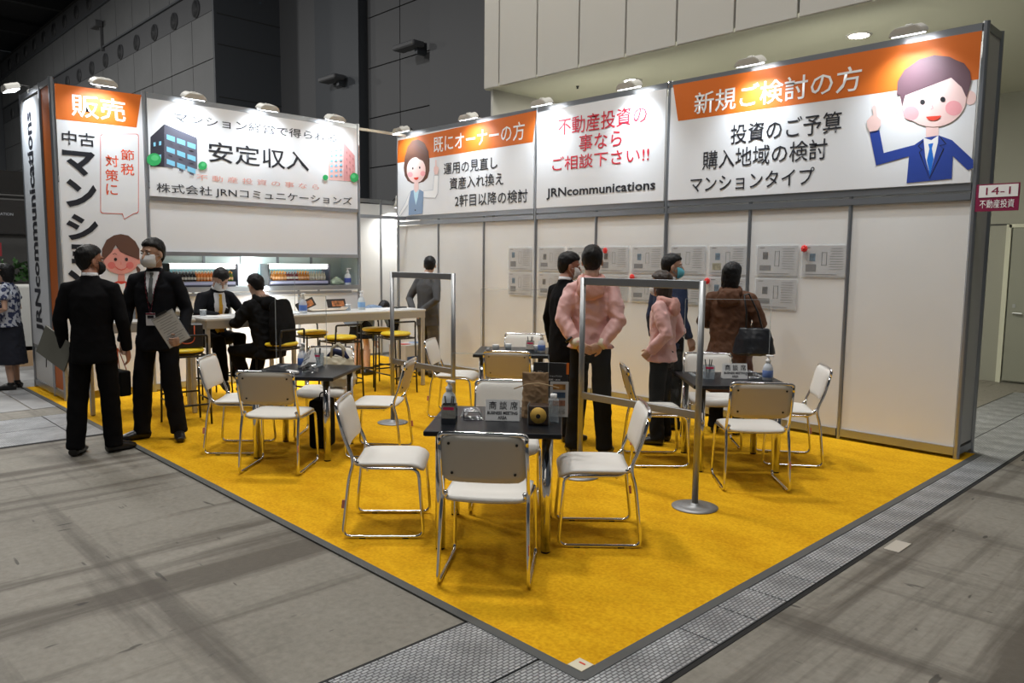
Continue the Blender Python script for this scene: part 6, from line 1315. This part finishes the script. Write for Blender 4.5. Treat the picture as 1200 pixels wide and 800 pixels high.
for ci, (y0, y1, seq, nm) in enumerate(((-3.57,-2.66,['dark']*7+['orange']*8+['green']*4,'left'), (-2.27,-1.30,['amber']*5+['wine']*4+['amber']*4+['pale']*6,'right'))):
    ym = (y0+y1)/2; L = y1-y0
    t = thing('lit_display_case', 'curved lit display case on the counter shelf, %s one holding %s' % (nm, 'dark and orange bottles' if ci == 0 else 'amber and wine red bottles'), 'display case', (.05, ym, SZ), 0, 'lit display cases in the counter niche')
    bxo('back', (-.12,0,.15), (.01,L,.28), mat('case_back', (.20,.42,.48), .4), t)
    bxo('base', (0,0,.035), (.24,L-.06,.07), case_grey, t, .012); 
    bm = bmesh.new(); tube(bm, [(.03,-L/2+.06,.262),(.03,L/2,.262)], [.036,.036], n=16); obj('light_canopy', bm, case_white, t, True)
    bxo('side_cheek', (0,-L/2+.03,.15), (.25,.02,.29), dk, t, .004); bxo('side_cheek', (0,L/2-.008,.15), (.22,.016,.28), case_grey, t, .004)
    bxo('price_strip', (.125,0,.045), (.006,L-.10,.035), mat('strip_lilac', (.45,.45,.62), .3), t)
    for k in range(8): bxo('foot', (.09,-L/2+.08+k*(L-.16)/7,-.003+.004), (.03,.02,.008), black_rubber, t)
    n = len(seq); idx = 0
    words = ['first','second','third','fourth','fifth','sixth','seventh','eighth','ninth','tenth']
    for row, (xx, zz) in enumerate(((.065,.071),(.010,.071))):
        cnt = {}
        for k, c in enumerate(seq):
            cnt[c] = cnt.get(c, -1)+1
            pr, us = protos[c]; b = copy_tree(pr) if us else pr; protos[c][1] = True
            b.location = (.05+xx, y0+.10+(k+.5)*(L-.15)/n, SZ+zz+.012*row)
            b['label'] = '%s %s miniature bottle from the left, %s row of the %s lit display case' % (words[cnt[c]], {'dark':'dark brown','amber':'amber','orange':'orange','wine':'wine red','green':'olive green','pale':'pale'}[c], ('front','middle','back')[row], nm)
            b['group'] = '%s bottles in the %s display case, %s row' % (c, nm, ('front','middle','back')[row])
sanitizer('tall white pump bottle at the right end of the counter shelf', (.18,-1.03,SZ), R(90), 1.3, mat('bottle_white', (.6,.6,.6), .35), (.05,.08,.35))
sk = thing('bag_of_snacks', 'clear bag with green print lying right of the right display case', 'bag', (.12,-1.18,SZ)); bm = bmesh.new(); tube(bm, [(0,-.09,.03),(0,0,.06),(0,.09,.03)], [(.05,.02),(.08,.055),(.05,.02)], side=(1,0,0), n=12); remesh('bag_body', bm, .008, mat('snack_bag', (.50,.60,.45), .35, var=.3, vscale=20), sk, smooth=1, folds=.008, ffreq=20)
# boxes on the floor by the store room opening
card = mat('cardboard', (.42,.28,.16), .8); wcard = mat('white_carton', (.60,.58,.54), .7)
bx1 = thing('carton', 'brown cardboard carton on the floor behind the long high table', 'carton', (.45,-1.02,CZ), R(5)); bxo('box_body', (0,0,.17), (.30,.16,.34), card, bx1, .003); bxo('tape', (0,0,.341), (.30,.05,.002), tote, bx1)
bx2 = thing('open_carton', 'white and blue printed carton with papers on top near the store room', 'carton', (.62,-.28,CZ), R(10)); bxo('box_body', (0,0,.19), (.34,.46,.38), wcard, bx2, .003); bxo('blue_print', (.172,0,.11), (.002,.40,.20), mat('carton_blue', (.03,.09,.30), .6), bx2)
for k, c in enumerate(((.55,.08,.06),(.55,.55,.58),(.2,.3,.5))): bxo('leaflet', (.02*k,-.12+.12*k,.385+.004*k), (.20,.14,.006), mat('leaf%d' % k, c, .6), bx2, 0, (0,0,R(20*k)))
hp = thing('hanging_bag', 'dark cloth bag hanging under the right end of the long high table', 'bag', (1.50,-1.16,CZ+.94)); bm = bmesh.new(); tube(bm, [(0,0,-.02),(0,0,-.10),(0,0,-.22),(0,0,-.30)], [(.02,.05),(.04,.08),(.05,.07),(.02,.03)], side=(1,0,0), n=14); remesh('bag_body', bm, .009, black_cloth, hp, smooth=2, folds=.006, ffreq=14)

# ------------------------------------------------------------------ far left aisle
nb = thing('neighbour_booth', 'dark framed neighbouring booth beyond the far left aisle', 'booth', (-7.2,-3.2,0))
for y in (-2.0, .2, 2.6): bxo('upright', (0,y,1.6), (.12,.12,3.2), black_steel, nb)
bxo('fascia', (0,.4,3.0), (.2,5.2,.42), black_steel, nb); bxo('fascia', (0,.4,2.1), (.12,5.2,.18), black_steel, nb)
bxo('back_panel', (-2.2,.4,1.5), (.08,5.2,3.0), mat('slat_grey', (.10,.10,.10), .6), nb)
for k in range(10): bxo('slat', (-2.1,.4,2.95-.09*k-.04), (.05,5.0,.03), mat('slat_light', (.16,.16,.16), .6), nb)
bxo('poster', (.12,-.7,2.35), (.03,.8,.62), dk, nb); text('lettering', 'INFORMATION', MATS['print_grey'], nb, lambda u, z, o: (.14, u, z), -.95, -.5, 2.38, 2.43, 0)
bxo('red_panel', (.05,-.9,1.75), (.03,.4,.25), mat('panel_red', (.35,.03,.04), .6), nb)
ct = thing('cloth_table', 'table under a hanging white cloth beyond the aisle at the far left', 'table', (-3.6,-3.9,0))
bm = bmesh.new(); box(bm, (0,0,.70), (.7,1.5,1.0), .04, seg=3); obj('tablecloth', bm, mat('hanging_cloth', (.5,.5,.48), .8, bump=.3, bscale=8, stretch=(1,1,.1)), ct, True); bxo('crate', (.1,-.2,.15), (.5,.9,.3), card, ct)
pl_ = thing('potted_plants', 'low leafy green plants on the neighbouring booth at the far left', 'plant', (-5.2,-3.6,1.05))
bm = bmesh.new(); rn = random.Random(5)
for k in range(260):
    c = Vector((rn.gauss(0,.16), rn.uniform(-.75,.75), rn.uniform(.12,.5))); d = Vector((rn.uniform(-1,1), rn.uniform(-1,1), rn.uniform(-.3,1))).normalized(); s_ = d.orthogonal().normalized()*.03
    vs = [bm.verts.new(c), bm.verts.new(c+d*.06+s_), bm.verts.new(c+d*.13), bm.verts.new(c+d*.06-s_)]; bm.faces.new(vs)
lf = obj('foliage', bm, mat('leaf_green', (.03,.09,.02), .5, var=.4, vscale=10), pl_); lf['kind'] = 'stuff'
bxo('planter', (0,0,-.45), (.4,1.5,1.2), dk, pl_)
rl = thing('red_stool', 'small dark cabinet with red side beyond the far left aisle', 'cabinet', (-4.6,-2.9,0)); bxo('cabinet_body', (0,0,.45), (.4,.5,.9), mat('cab_red', (.10,.02,.02), .5), rl); bxo('cabinet_top', (0,0,.91), (.44,.54,.03), dk, rl)
